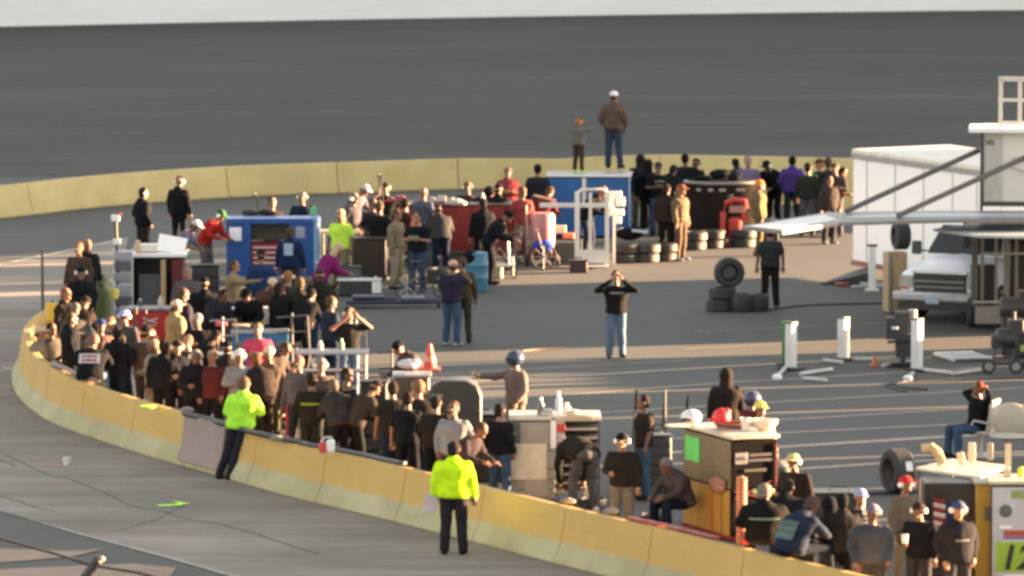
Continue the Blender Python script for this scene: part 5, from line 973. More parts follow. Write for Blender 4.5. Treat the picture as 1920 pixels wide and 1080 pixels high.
# ---------------------------------------------------------------- the people
B_, J_ = BLACK, JEAN
def pr_back(col, t0=.6, t1=.8, hw=.12): return (-1, t0, t1, hw, col)
def pr_front(col, t0=.65, t1=.75, hw=.12): return (1, t0, t1, hw, col)
W8 = (.75, .7, .6)
PPL = [
 (270, 352, 'pockets', 120, BLACK, DBROWN, ('hair', DBROWN), 'shorter of the two people in black by the rear barrier at upper left', dict(kind='coat', hs=W8)),
 (337, 331, 'stand', 150, BLACK, BLACK, ('bald', 0), 'tall bald person in black standing right of the other man in black at upper left', dict(kind='coat', hs=W8)),
 (413, 392, 'work', 60, (.45, .03, .03), GREY, ('cap', (.06, .2, .08)), 'person in a red shirt and green cap left of the blue pit box', dict(hs=W8)),
 (366, 412, 'work', 70, (.2, .19, .27), KHAKI, ('cap', (.6, .55, .55)), 'person in a greyish lilac shirt and white cap leaning beside the white lid tray', dict(kind='short')),
 (352, 500, 'stand', 10, (.13, .11, .12), BLACK, ('hair', (.2, .18, .17)), 'grey haired person with glasses right of the red pit cart', dict(kind='coat')),
 (383, 520, 'crossed', 190, BLACK, BLACK, ('cap', BLACK), 'person in black seen from behind in the middle of the left crowd', dict(kind='coat')),
 (440, 488, 'point', 80, TAN, DGREY, ('hair', BROWN), 'person in a tan shirt reaching out to the right below the blue pit box', dict()),
 (490, 468, 'stand', 180, (.03, .06, .16), DGREY, ('cap', DBROWN), 'person in a blue shirt and dark cap in front of the red drawers', dict()),
 (545, 426, 'stand', 170, (.02, .035, .1), DGREY, ('hair', BROWN), 'person in navy with a pale back panel in front of the blue pit box', dict(kind='coat', prints=[pr_back((.35, .45, .6), .45, .95, .09)])),
 (567, 384, 'stand', 0, NAVY, NAVY, ('cap', (.3, .28, .28)), 'person in a navy top standing behind the blue pit box', dict(hs=W8, yb=505)),
 (511, 392, 'stand', 20, DBROWN, NAVY, ('hair', DBROWN), 'dark haired person just showing behind the middle of the blue pit box', dict(yb=515)),
 (638, 393, 'stand', -20, (.5, .75, .08), KHAKI, ('longhair', (.5, .35, .18)), 'blonde person in a lime vest right of the blue pit box', dict(kind='short', tname='vest')),
 (632, 458, 'work', 120, MAG, (.04, .05, .09), ('longhair', (.5, .36, .25)), 'person in a magenta top bending in front of the timber table', dict()),
 (683, 345, 'work', 60, (.15, .13, .17), GREY, ('cap', (.55, .5, .45)), 'person in grey-lilac and white cap leaning over left of the red chest print', dict()),
 (723, 338, 'ear', 10, BLACK, KHAKI, ('cap', (.05, .03, .03)), 'person in a black shirt with a red chest print standing highest behind the tool chest', dict(kind='short', hs=W8, prints=[pr_front((.6, .05, .05), .72, .8, .1)], yb=484)),
 (712, 378, 'hips', 160, BLACK, (.13, .15, .17), ('hair', BROWN), 'person in a black shirt and grey trousers left of the red tool chest', dict(kind='short')),
 (745, 392, 'stand', 60, (.28, .23, .15), (.4, .34, .25), ('hair', BROWN), 'person in tan clothes directly left of the red tool chest', dict()),
 (795, 352, 'stand', 150, (.1, .12, .18), (.07, .09, .14), ('bald', 0), 'bald person in a grey-blue shirt in front of the red tool chest', dict(kind='short')),
 (782, 398, 'crossed', -20, BLACK, (.06, .09, .15), ('hair', DBROWN), 'person in a black T-shirt with green print, arms crossed, before the red tool chest', dict(kind='short', prints=[pr_front((.05, .35, .2), .55, .62, .09)])),
 (877, 341, 'stand', 0, DGREY, NAVY, ('cap', (.2, .15, .1)), 'person in a dark cap looking over the red tool chest', dict(hs=W8)),
 (916, 352, 'work', 100, BLACK, BLACK, ('hood', BLACK), 'person in a black hooded coat bending beside the red tool chest', dict(kind='coat')),
 (950, 395, 'work', 80, BLACK, BLACK, ('beanie', BLACK), 'person in black holding a bright device, right of the hooded coat', dict(kind='coat', hs=None)),
 (952, 314, 'crossed', 10, (.3, .06, .07), (.2, .03, .035), ('cap', (.3, .18, .17)), 'person in a red plaid shirt and striped cap behind the black coat', dict(kind='coat')),
 (980, 350, 'pockets', 30, (.28, .06, .06), (.35, .3, .27), ('hair', BROWN), 'person in a dull red top right of the plaid shirt', dict()),
 (1008, 308, 'stand', 180, (.035, .035, .05), DGREY, ('hair', BLACK), 'person in a dark navy top left of the blue equipment box', dict()),
 (1200, 291, 'pockets', 190, DBROWN, OLIVE, ('hood', DBROWN), 'person in a dark brown hood right of the blue equipment box', dict(kind='coat')),
 (1215, 300, 'stand', 170, BLACK, DBROWN, ('hood', BLACK), 'person in a black hood half hidden by the brown hood', dict(kind='coat')),
 (1234, 304, 'crossed', 10, BLACK, J_, ('cap', (.1, .07, .06)), 'person in a black shirt with white letters and jeans left of the round black cart', dict(kind='short', prints=[pr_front((.4, .4, .42), .68, .73, .11)])),
 (1277, 346, 'stand', 60, (.17, .13, .085), (.13, .095, .07), ('cap', (.3, .1, .07)), 'person in a tan jacket and red cap left of the round black cart', dict(kind='coat')),
 (1284, 289, 'stand', 180, (.05, .035, .055), DGREY, ('hair', BLACK), 'person in dark plum behind the left of the round black cart', dict()),
 (1402, 293, 'stand', 0, (.25, .2, .35), DGREY, ('hair', (.3, .25, .38)), 'person in lilac behind the right of the round black cart', dict()),
 (1437, 299, 'work', -30, BLACK, BLACK, ('cap', BLACK), 'person in black with a pale cap band between the round cart and the purple jacket', dict(hs=W8)),
 (1424, 338, 'stand', 90, (.2, .15, .08), (.2, .15, .08), ('beanie', (.7, .2, .07)), 'person in a tan jacket and orange hat at the right end of the round cart', dict(kind='coat')),
 (1485, 293, 'pockets', 180, (.1, .06, .28), (.035, .045, .06), ('hair', BLACK), 'person in a purple jacket seen from behind by the rear barrier', dict(kind='coat')),
 (1536, 298, 'pockets', -60, (.03, .04, .035), GREY, ('cap', (.12, .05, .03)), 'person in a dark top with a green collar right of the purple jacket', dict(prints=[pr_front((.05, .4, .15), .82, .9, .12)])),
 (1552, 296, 'stand', 180, DGREY, (.16, .15, .15), ('hair', BROWN), 'person in charcoal standing behind the green collared man', dict()),
 (1577, 314, 'work', 90, (.13, .05, .04), (.13, .045, .04), ('hair', DBROWN), 'person in dull maroon at the corner of the white trailer', dict()),
 (1444, 425, 'stand', 185, (.045, .05, .06), (.028, .025, .025), ('hair', DBROWN), 'person in dark grey standing right of the small tyre heap', dict(kind='short')),
 (1155, 507, 'binoc', 5, (.022, .02, .019), LJEAN, ('hair', DBROWN), 'person in a black sweatshirt and jeans alone on the asphalt, hands raised to the face', dict(prints=[pr_front((.35, .35, .38), .7, .76, .13)], shoe=DBROWN)),
 (850, 488, 'ear', 150, (.04, .035, .07), J_, ('cap', (.5, .3, .25)), 'person in a navy vest and jeans with one hand raised by the blue drum', dict(kind='short', hs=None)),
 (868, 482, 'stand', 180, (.09, .075, .05), (.07, .07, .05), ('hair', BROWN), 'person in olive hidden close behind the navy vest', dict(fat=1)),
 (1832, 706, 'sit_arms', -65, BLACK, J_, ('hair', (.2, .06, .03)), 'person in a black sweatshirt and jeans sitting with hands behind the head', dict(yb=856)),
 (965, 652, 'point', -60, (.2, .155, .14), KHAKI, ('helmet', (.03, .04, .07)), 'person in a dark helmet and grey-purple shirt pointing left behind the silver cart', dict(yb=862, h=1.9)),
 (1205, 741, 'stand', -75, DBROWN, J_, ('hair', DBROWN), 'person in a black shirt and jeans standing between the silver cart and the olive cart', dict(kind='short')),
 (1166, 812, 'hold', -10, (.025, .023, .02), (.18, .17, .15), ('cap', BLACK), 'person in a black cap and black shirt with green collar behind the wall', dict(hs=W8, prints=[pr_back((.05, .3, .15), .8, .92, .1)])),
 (1250, 852, 'sit_lean', -50, (.11, .09, .09), NAVY, ('hair', (.25, .24, .3)), 'grey haired person in a brown-grey jacket sitting left of the olive cart', dict(kind='coat', yb=1000)),
 (1361, 692, 'stand', 180, DBROWN, BLACK, ('hood', DBROWN), 'person in a black hood standing behind the olive and black cart', dict(kind='coat')),
 (1410, 752, 'stand', 120, (.15, .03, .04), DGREY, ('helmet', (.04, .04, .08)), 'person in a dark blue helmet behind the olive and black cart', dict(yb=930)),
 (1425, 770, 'stand', 30, (.5, .35, .2), DGREY, ('cap', (.7, .6, .12)), 'person in a yellow cap right of the dark blue helmet', dict(yb=950)),
 (1486, 850, 'hold', -30, DBROWN, DBROWN, ('cap', (.6, .45, .22)), 'person in a tan cap behind the grey-green dustbin', dict(hs=W8)),
 (1612, 917, 'pockets', 20, (.03, .028, .04), DBROWN, ('cap', (.3, .34, .5)), 'person in a blue and white cap and striped black shirt behind the grey sweatshirt', dict(prints=[pr_front((.35, .33, .4), .62, .66, .13), pr_front((.35, .33, .4), .74, .78, .13)])),
 (1634, 945, 'pockets', 10, (.07, .08, .1), DGREY, ('cap', (.25, .2, .28)), 'person in a blue-grey sweatshirt and pale headset near the lower right', dict(hs=W8, h=1.78, fat=1.13)),
 (1697, 893, 'stand', 40, (.2, .16, .12), KHAKI, ('cap', (.6, .03, .03)), 'person in a bright red cap in front of the upright racing tyre', dict(hs=W8)),
 (1721, 942, 'hold', -20, BLACK, DGREY, ('cap', (.06, .03, .03)), 'person in a black sweatshirt holding a white cup', dict(hs=W8, h=1.68)),
 (1795, 940, 'pockets', 20, (.028, .028, .034), DGREY, ('cap', (.08, .1, .2)), 'person in a dark jacket beside the American flag', dict(kind='coat', h=1.8, hs=W8, prints=[pr_front((.3, .28, .28), .5, .56, .1)])),
 (165, 473, 'stand', 30, BLACK, BLACK, ('hair', (.35, .2, .12)), 'brown haired person in black at the top of the left crowd', dict(kind='coat', yb=606)),
 (148, 474, 'stand', -20, (.1, .06, .05), BLACK, ('hair', (.28, .13, .08)), 'red-brown haired person behind the bearded man in the black cap', dict(yb=612)),
 (153, 500, 'pockets', 10, BLACK, BLACK, ('cap', BLACK), 'bearded person in a black cap and black jacket at the top of the left crowd', dict(kind='coat', hs=W8)),
 (125, 540, 'stand', 60, DBROWN, BLACK, ('hair', (.3, .12, .06)), 'person in a dark jacket with orange-brown hair beside the yellow banner', dict(kind='coat')),
 (142, 568, 'crossed', 20, (.1, .09, .09), BLACK, ('cap', (.2, .17, .15)), 'person in charcoal below the bearded man in the left crowd', dict()),
 (76, 630, 'sit', 80, (.3, .24, .16), KHAKI, ('cap', (.5, .42, .3)), 'person in pale tan sitting at the curved end of the pit wall', dict(yb=742)),
 (98, 628, 'sit', 40, (.1, .09, .08), BLACK, ('hair', DBROWN), 'person in dark grey sitting behind the one in pale tan', dict(yb=735)),
 (172, 617, 'sit_lean', 175, BLACK, (.14, .2, .3), ('hair', (.25, .15, .13)), 'person sitting on the wall, red and white logo on their black back', dict(fat=1.3, z=.42, yb=758, prints=[pr_back((.55, .5, .5), .42, .76, .15), pr_back((.45, .06, .08), .47, .56, .1), pr_back((.45, .06, .08), .63, .7, .1)])),
 (190, 598, 'stand', 20, (.16, .1, .09), NAVY, ('cap', (.05, .07, .2)), 'person in a navy cap behind the black shirt with red logo', dict()),
 (208, 592, 'crossed', -10, (.08, .07, .06), NAVY, ('hair', BROWN), 'person in dark olive between the navy cap and the blue-white cap', dict()),
 (234, 581, 'stand', -30, (.1, .09, .1), NAVY, ('cap', (.3, .35, .6)), 'person in a blue and white cap left of the red covered cabinet', dict(hs=W8)),
 (275, 612, 'ear', 150, (.1, .08, .07), DGREY, ('cap', BLACK), 'person in a black cap in front of the red covered cabinet', dict(hs=(.7, .4, .2))),
 (287, 636, 'hold', -60, (.33, .28, .2), (.33, .28, .2), ('longhair', (.35, .25, .17)), 'person in a beige suit with a sunlit white patch in the left crowd', dict(kind='coat', prints=[pr_back((.7, .65, .55), .7, .9, .09)])),
 (332, 563, 'stand', 120, (.38, .28, .15), TAN, ('cap', (.5, .4, .3)), 'person in a sunlit tan jacket right of the red covered cabinet', dict(kind='coat')),
 (371, 588, 'crossed', 0, BLACK, BLACK, ('cap', (.4, .35, .32)), 'red faced person in a black sweatshirt and pale cap in the left crowd', dict()),
 (333, 638, 'hold', 20, (.02, .02, .03), BLACK, ('cap', DBROWN), 'person in a black jacket with a sunlit headset in the left crowd', dict(kind='coat', hs=W8)),
 (368, 655, 'hold', 10, BLACK, BLACK, ('hair', (.4, .36, .3)), 'grey haired person in a black jacket with folded hands behind the wall', dict(kind='coat', hs=(.6, .5, .4))),
 (484, 592, 'crossed', 0, (.5, .06, .11), DGREY, ('hair', (.12, .12, .05)), 'person in a pink shirt in front of the light blue chest', dict(kind='short', yb=782)),
 (449, 655, 'crossed', 20, (.3, .28, .3), DGREY, ('cap', (.7, .65, .6)), 'person in a pale grey sweater and white headset behind the leaning official', dict(hs=W8)),
 (480, 668, 'work', 200, DBROWN, DBROWN, ('hair', (.15, .08, .05)), 'person in a dark brown jacket right of the leaning official', dict(kind='coat')),
 (505, 650, 'stand', 0, (.12, .09, .07), OLIVE, ('cap', (.55, .45, .35)), 'person in olive brown with a pale cap behind the wooden stand', dict()),
 (541, 508, 'stand', 170, (.06, .05, .05), NAVY, ('hair', (.3, .15, .08)), 'brown haired person with a red face in front of the blue pit box', dict(hs=(.6, .4, .3))),
 (562, 520, 'pockets', 180, (.035, .032, .028), (.03, .045, .075), ('hair', (.12, .09, .06)), 'big person in a black-green jacket and jeans in the crowd centre', dict(kind='coat', h=1.85)),
 (600, 505, 'pockets', 190, (.03, .028, .025), (.03, .05, .1), ('cap', (.06, .04, .04)), 'person in a black jacket and cap right of the big man in jeans', dict(kind='coat')),
 (511, 548, 'work', 30, (.1, .06, .05), DGREY, ('cap', (.5, .4, .3)), 'person with a sunlit visor behind the white carton', dict(kind='short', yb=672)),
 (655, 576, 'binoc', 20, (.03, .026, .024), LJEAN, ('hair', DBROWN), 'person in a black shirt and light jeans raising both hands, headset on', dict(kind='short', hs=(.65, .4, .28))),
 (585, 700, 'crossed', 180, (.03, .028, .028), (.03, .035, .035), ('hair', DBROWN), 'person in black with a lime stripe harness behind the wall', dict(prints=[pr_back((.3, .42, .05), .55, .63, .17)])),
 (602, 672, 'stand', 20, (.12, .09, .08), DGREY, ('cap', (.3, .28, .25)), 'person in dull brown behind the pipe trestle', dict(hs=W8)),
 (560, 668, 'stand', -20, (.16, .13, .13), DGREY, ('hair', (.3, .2, .15)), 'person in grey-brown at the left end of the pipe trestle', dict()),
 (750, 638, 'work', -60, (.09, .075, .065), DBROWN, ('beanie', BLACK), 'person in a black hat and brown jacket left of the orange cone', dict(kind='coat', hs=(.3, .25, .2))),
 (736, 716, 'stand', 190, (.035, .028, .028), NAVY, ('hair', DBROWN), 'person in black with bare arms left of the big black T-shirt', dict(kind='short')),
 (785, 712, 'stand', 180, (.03, .026, .024), NAVY, ('hair', (.25, .13, .09)), 'big person in a black T-shirt and jeans seen from behind left of the grey sweatshirt', dict(kind='short', h=1.88)),
 (850, 752, 'pockets', -15, (.3, .3, .32), DGREY, ('hair', (.13, .07, .05)), 'person in a pale grey sweatshirt with a sunlit shoulder behind the official with a clipboard', dict(h=1.8)),
 (938, 757, 'pockets', 150, BLACK, J_, ('hair', DBROWN), 'person in a black shirt and jeans left of the silver cart', dict(h=1.7)),
 (900, 790, 'work', 60, (.05, .04, .045), NAVY, ('hair', BROWN), 'person in a dark shirt stooping between the grey sweatshirt and the silver cart', dict()),

 (135, 586, 'pockets', 100, BLACK, BLACK, ('hair', BROWN), 'person in black squeezed between the charcoal top and the yellow banner', dict(kind='coat')),
 (158, 560, 'work', 160, DBROWN, BLACK, ('beanie', DBROWN), 'person in a dark brown coat and beanie stooping in the left crowd', dict(kind='coat')),
 (222, 612, 'crossed', 150, BLACK, NAVY, ('hair', DBROWN), 'person in black between the blue and white cap and the wall', dict(kind='coat')),
 (308, 638, 'stand', 170, BLACK, BLACK, ('hair', DBROWN), 'person in black seen from behind right of the beige suit', dict(kind='coat')),
 (352, 628, 'crossed', -30, (.05, .04, .045), NAVY, ('hair', (.2, .13, .1)), 'person in dark plum between the sunlit headset and the red faced man', dict()),
 (402, 622, 'work', 120, BLACK, DGREY, ('hair', DBROWN), 'person in black bending over beside the grey cart', dict(kind='coat')),
 (398, 655, 'pockets', -20, (.12, .03, .03), BLACK, ('hair', BROWN), 'person in dull red left of the narrow blue locker', dict()),
 (425, 640, 'stand', 200, DBROWN, BLACK, ('cap', BLACK), 'person in dark brown and black cap behind the pale grey sweater', dict(kind='coat')),
 (463, 538, 'work', -20, BLACK, BLACK, ('cap', BLACK), 'person in black crouching over the pale blue tub', dict(kind='coat')),
 (420, 540, 'work', 40, (.04, .04, .05), BLACK, ('hair', DBROWN), 'person in charcoal looking down left of the pale blue tub', dict(kind='coat')),
 (345, 540, 'stand', 120, (.03, .035, .05), NAVY, ('hair', BROWN), 'person in dark navy right of the sunlit tan jacket', dict(kind='coat')),
 (525, 530, 'crossed', 120, BLACK, NAVY, ('hair', DBROWN), 'person in black left of the big man in jeans', dict(kind='coat')),
 (582, 545, 'work', 150, BLACK, BLACK, ('hair', DBROWN), 'person in black leaning between the two big jackets', dict(kind='coat')),
 (622, 555, 'stand', 120, (.03, .04, .07), NAVY, ('hair', BROWN), 'person in navy right of the black jacket and cap', dict()),
 (534, 640, 'work', 60, (.08, .06, .055), BLACK, ('hair', BROWN), 'person in brown stooping behind the red upright jack', dict(kind='coat')),
 (532, 700, 'kneel', -40, DBROWN, BLACK, ('hair', DBROWN), 'person kneeling in dark brown beside the red upright jack', dict(kind='coat', yb=830)),
 (625, 716, 'work', 200, (.05, .045, .05), BLACK, ('hair', (.15, .12, .1)), 'person in charcoal stooping behind the red cylinder', dict(kind='coat')),
 (652, 690, 'stand', 60, BLACK, DGREY, ('hair', DBROWN), 'person in black behind the tall black tyre stack', dict()),
 (702, 716, 'work', 120, (.06, .05, .04), BLACK, ('cap', DBROWN), 'person in dark olive bending over right of the tall tyre stack', dict(kind='coat')),
 (765, 735, 'stand', 170, BLACK, BLACK, ('hair', DBROWN), 'person in black squeezed between the two black T-shirts', dict(kind='short')),
 (818, 742, 'crossed', 160, (.03, .025, .025), BLACK, ('hair', DBROWN), 'dark haired person in black behind the left shoulder of the grey sweatshirt', dict()),
 (700, 372, 'crossed', 30, (.05, .045, .05), DGREY, ('hair', BROWN), 'person in dark grey behind the black tool cart', dict()),
 (905, 372, 'stand', 200, BLACK, BLACK, ('hair', DBROWN), 'person in black half hidden behind the hooded coat', dict(kind='coat')),
 (1262, 312, 'work', 150, BLACK, BLACK, ('hair', DBROWN), 'person in black bending between the white letters and the round cart', dict(kind='coat')),
 (1555, 330, 'stand', 30, (.06, .05, .045), DGREY, ('hair', DBROWN), 'person in brown-grey in front of the charcoal one near the white trailer', dict(kind='coat', h=1.6)),
 (1478, 905, 'work', 170, BLACK, BLACK, ('hair', DBROWN), 'person in black stooping right of the sitting man with pale back line', dict(kind='coat')),
 (1578, 925, 'pockets', 190, (.03, .028, .03), BLACK, ('hair', BLACK), 'person in black seen from behind left of the blue-grey sweatshirt', dict(kind='coat')),

 (664, 362, 'pockets', 60, (.1, .09, .11), DGREY, ('cap', (.3, .26, .24)), 'person in dark lilac-grey at the left of the group beside the blue pit box', dict(hs=W8)),
 (760, 372, 'crossed', 170, (.08, .03, .03), DGREY, ('hair', DBROWN), 'person in dark maroon facing the left end of the red tool chest', dict()),
 (822, 386, 'work', 190, (.05, .05, .06), NAVY, ('cap', (.1, .05, .04)), 'person in charcoal leaning over the middle of the red tool chest', dict(kind='coat')),
 (935, 345, 'stand', 160, BLACK, BLACK, ('cap', BLACK), 'person in black behind the left arm of the plaid shirt', dict(kind='coat')),
 (1030, 352, 'work', 140, (.16, .04, .04), DGREY, ('hair', BROWN), 'person in dull red bending before the blue equipment box', dict(kind='coat')),
 (1128, 348, 'work', 60, BLACK, (.04, .05, .08), ('hair', (.25, .13, .07)), 'person in black bending in front of the blue equipment box lid', dict(kind='coat')),
 (1250, 345, 'stand', 150, DBROWN, BLACK, ('hair', DBROWN), 'person in dark brown left of the tan jacket and red cap', dict(kind='coat')),
 (1305, 300, 'work', 160, BLACK, BLACK, ('cap', BLACK), 'person in black leaning onto the left of the round black cart', dict(kind='coat')),
 (1380, 300, 'work', 200, DGREY, BLACK, ('hair', BLACK), 'person in charcoal leaning onto the right of the round black cart', dict(kind='coat')),
 (1515, 305, 'stand', 160, (.04, .045, .04), GREY, ('hair', DBROWN), 'person in dark green-grey between the purple jacket and the green collar', dict()),
 (1565, 306, 'crossed', -20, (.07, .06, .06), GREY, ('cap', (.1, .09, .08)), 'person in dull brown nearest the rear barrier by the white trailer', dict()),
]
for px, py, pn, rot, top, bot, head, label, kw in PPL: person(px, py, pn, rot, top, bot, head, label, **kw)
# seated on or behind the pit wall at the right
person(1432, 903, 'sit', 180, (.018, .018, .017), NAVY, ('hair', (.3, .22, .2)), 'person in black with a pale line across the back, sitting on the wall', kind='coat', hs=(.8, .75, .25), z=.47, yb=1072, fat=1.35, prints=[pr_back((.3, .45, .35), .62, .68, .17)])
person(1515, 912, 'sit_lean', 130, (.03, .04, .07), (.02, .025, .04), ('hair', (.12, .08, .07)), 'person in a navy jacket with a grey-green back panel leaning on the pit wall', kind='coat', z=.47, yb=1092, fat=1.3, prints=[pr_back((.14, .2, .18), .2, .75, .15), pr_back((.25, .32, .3), .3, .34, .13), pr_back((.25, .32, .3), .5, .54, .13)])
person(1555, 945, 'kneel', 200, (.028, .024, .022), DGREY, ('hood', BLACK), 'hunched person in a bulky black coat beside the navy jacket', kind='coat', yb=1090)
person(1068, 838, 'bend', -160, (.03, .026, .026), (.12, .115, .115), ('hair', DBROWN), 'person bending right over in front of the silver cart, dark jacket and grey trousers', kind='coat', yb=960, shoe=(.55, .53, .5), h=1.9)
# man and boy on the blue box
person(1085, 221, 'binoc', 150, (.2, .19, .16), (.08, .055, .04), ('hair', (.4, .2, .1)), 'boy with orange ear muffs and a grey vest standing on the blue equipment box', kind='coat', hs=(.75, .16, .07), z=1.5, h=1.3, shoe=(.5, .85, .08))
person(1151, 171, 'pockets', 165, (.16, .11, .09), (.06, .08, .13), ('cap', (.7, .68, .7)), 'person in a brown jacket, jeans and white cap standing highest on the blue equipment box', kind='coat', z=1.5, h=1.86, shoe=BLACK)
# officials
o1 = person(458, 712, 'slean', 160, (.42, .85, .06), (.03, .035, .055), ('hair', (.2, .12, .08)), 'official in a lime vest leaning back on the pit wall with folded arms', kind='coat', yb=900, h=1.78, fat=1.17, tname='vest', shoe=DBROWN)
o2 = person(851, 828, 'stand', 175, (.6, .9, .02), (.04, .035, .04), ('hair', DBROWN), 'official in a lime-yellow jacket standing in the pit lane with his back turned', kind='coat', h=1.78, shoe=BLACK, fat=1.2)
h_ = item(818, 962, 0, MB().box((0, 0, 0), (.22, .02, .3), (0, 8, 0)), 'clipboard', paint((.6, .5, .5)), 'pale clipboard held low in the left hand of the lime-yellow official', 'clipboard'); h_.location = o2.location + V((-.36, .05, .8))
c_ = cup(1697, 1020, 0, .13, .05, whitep, 'white cup held by the person in the black sweatshirt')
for o_ in bpy.data.objects:
    if o_.get('label', '').startswith('person in a black sweatshirt holding a white cup'):
        m_ = Euler((0, 0, o_.rotation_euler.z)).to_matrix(); c_.location = o_.location + m_ @ V((-.13, -.33, 1.1))
# ---------------------------------------------------------------- unseen blocks added beyond the right edge to throw the evening shade
UX = V((cos(AZ), sin(AZ), 0)); VX = V((-sin(AZ), cos(AZ), 0))
def vv(px, py): g = G(px, py); return g.dot(VX)
def hauler(v0, v1, U, h, label, grp=None):  # adds an unseen trailer-shaped block that shades one strip of ground
    c = UX * U + VX * ((v0 + v1) / 2); L_ = (v1 - v0)
    T = thing('parked_trailer', label, 'trailer', c, 0, 'trailers parked beyond the right edge'); T.rotation_euler = (0, 0, AZ + pi / 2)
    build(MB().box((0, 0, h / 2 + .0), (L_, 2.5, h)), 'body', trw, T, .04)
    build(MB().box((0, 0, h + .04), (L_ - .1, 2.4, .06)), 'roof', MC['trailer_roof'], T, .02)  # top of the added shade blocker
    flat(T, (L_ * .2, 1.262, h * .45), (1, .02, h * .7), paint((.5, .5, .5)), 'door')
    for x in (-L_ * .25, -L_ * .15): wheel(T, (x, 1.2, .4), .4, .25, 'y'); 
vA1, vA0 = vv(1000, 452), vv(1000, 543); vB1, vB0 = vv(1000, 655), vv(1000, 680)
hauler(vB1, vA0, 52, 3.75, 'white trailer parked out of frame level with the pickup')
vq = [vB0, vv(1000, 695), vv(1000, 742), vv(1000, 790), vv(1000, 880), vv(1000, 1000), vv(1000, 1300)]
hh_ = [2.1, 1.5, 2.15, 2.15, 2.1, 2.1]
LB = ['low white trailer parked out of frame level with the pickup bumper', 'lowest white trailer parked out of frame level with the three posts', 'white trailer parked out of frame level with the silver ramp', 'white trailer parked out of frame level with the seated man', 'white trailer parked out of frame level with the folding table', 'white trailer parked out of frame nearest the camera']
for i in range(6): hauler(vq[i + 1] + .25, vq[i], 52, hh_[i], LB[i])  # six more unseen shade blockers
# tall stepped block, added unseen to keep the track in shade
c = UX * 92 + VX * (vA1 + 35); T = thing('grandstand', 'tall stepped grandstand out of frame to the right behind the track', 'grandstand', c, 0); T.rotation_euler = (0, 0, AZ + pi / 2)
mb = MB()
for i in range(10): mb.box((0, -1.0 * i, .7 * (i + 1)), (70, 1.0, 1.4 * (i + 1)))
build(mb, 'seating_tiers', owall, T); build(MB().box((0, -10.5, 7.5), (70, .3, 15)), 'back_wall', owall, T)

# ---------------------------------------------------------------- loose gear packed between the people
def toolbox(px, py, w_, d_, h_, col, label, rz=0, name='toolbox', dr=0):
    T = thing(name, label, 'toolbox', G(px, py), rz)
    build(MB().box((0, d_ / 2, h_ / 2), (w_, d_, h_), None, 0, .97), 'body', paint(col, .5), T, .02)
    flat(T, (0, d_ / 2, h_ + .015), (w_ + .02, d_ + .02, .03), paint(tuple(c * .6 for c in col)), 'lid')
    for i in range(dr): flat(T, (0, -.008, h_ * (i + .5) / dr), (w_ * .85, .02, h_ / dr * .75), paint(tuple(min(1, c * 1.3 + .01) for c in col)), 'drawer')
    build(MB().path([(-w_ * .2, d_ / 2, h_ + .03), (-w_ * .18, d_ / 2, h_ + .09), (w_ * .18, d_ / 2, h_ + .09), (w_ * .2, d_ / 2, h_ + .03)], .012, 6), 'handle', blackm, T)
for a in ((345, 690, .5, .4, .8, (.03, .03, .035), 'black toolbox between the sunlit headset and the orange bin', 8, 'toolbox', 4), (530, 760, .5, .4, .75, (.09, .02, .02), 'dull red drawer box behind the wooden stand', -6, 'toolbox', 4),
          (562, 800, .45, .35, .6, (.03, .03, .03), 'black case left of the red cylinder', 10, 'toolbox', 0), (635, 790, .5, .4, .6, (.05, .045, .045), 'charcoal case under the pipe trestle', 0, 'toolbox', 3), (590, 770, .4, .35, .7, (.1, .1, .12), 'grey case under the left half of the pipe trestle', 5, 'toolbox', 2),
          (700, 800, .5, .4, .8, (.025, .025, .03), 'black box right of the pipe trestle', -8, 'toolbox', 0), (455, 770, .4, .3, .6, (.05, .08, .12), 'dark blue case left of the leaning official', 0, 'toolbox', 0), (905, 860, .7, .5, .75, (.02, .028, .025), 'dark green chest left of the silver cart', 0, 'toolbox', 3),
          (900, 905, .8, .5, .5, (.015, .02, .022), 'low black chest between the official and the silver cart', 0, 'toolbox', 0), (1232, 925, .5, .4, .95, (.05, .05, .055), 'dark slatted box left of the olive cart', 4, 'toolbox', 6), (1575, 1040, .8, .6, .95, (.04, .045, .045), 'dark box behind the hunched person in black', 0, 'toolbox', 0),
          (385, 560, .6, .4, .7, (.02, .02, .025), 'black box right of the red pit cart', 0, 'toolbox', 3), (545, 640, .6, .4, .6, (.03, .03, .03), 'black case in front of the big man in jeans', 0, 'toolbox', 2), (1440, 455, .5, .4, .5, (.03, .03, .032), 'black box right of the square tan can', 0, 'toolbox', 0),
          (800, 500, .5, .3, .4, (.08, .1, .12), 'grey-blue box at the feet of the arms-crossed black T-shirt', 0, 'toolbox', 0), (735, 520, .4, .3, .3, (.06, .05, .05), 'small dark box right of the black tool cart', 0, 'toolbox', 0)): toolbox(*a)
for px, py, l in ((190, 690, 'rolled dark hose left of the blue and white cap'), (480, 800, 'coiled black hose beside the leaning official'), (665, 872, 'coiled dark hose at the foot of the tall tyre stack'), (1112, 955, 'coiled black hose right of the bending man'), (1225, 985, 'coiled black hose left of the sitting grey haired person')):
    mb = MB(); r0 = .2
    for k in range(3): mb.path([V((r0 * cos(a) , .2 + r0 * sin(a) * .95, .03 + k * .05 + .01 * sin(3 * a))) for a in [i * 2 * pi / 18 for i in range(19)]], .028, 6)
    item(px, py, 0, mb, 'hose_coil', dark, l, 'hose')
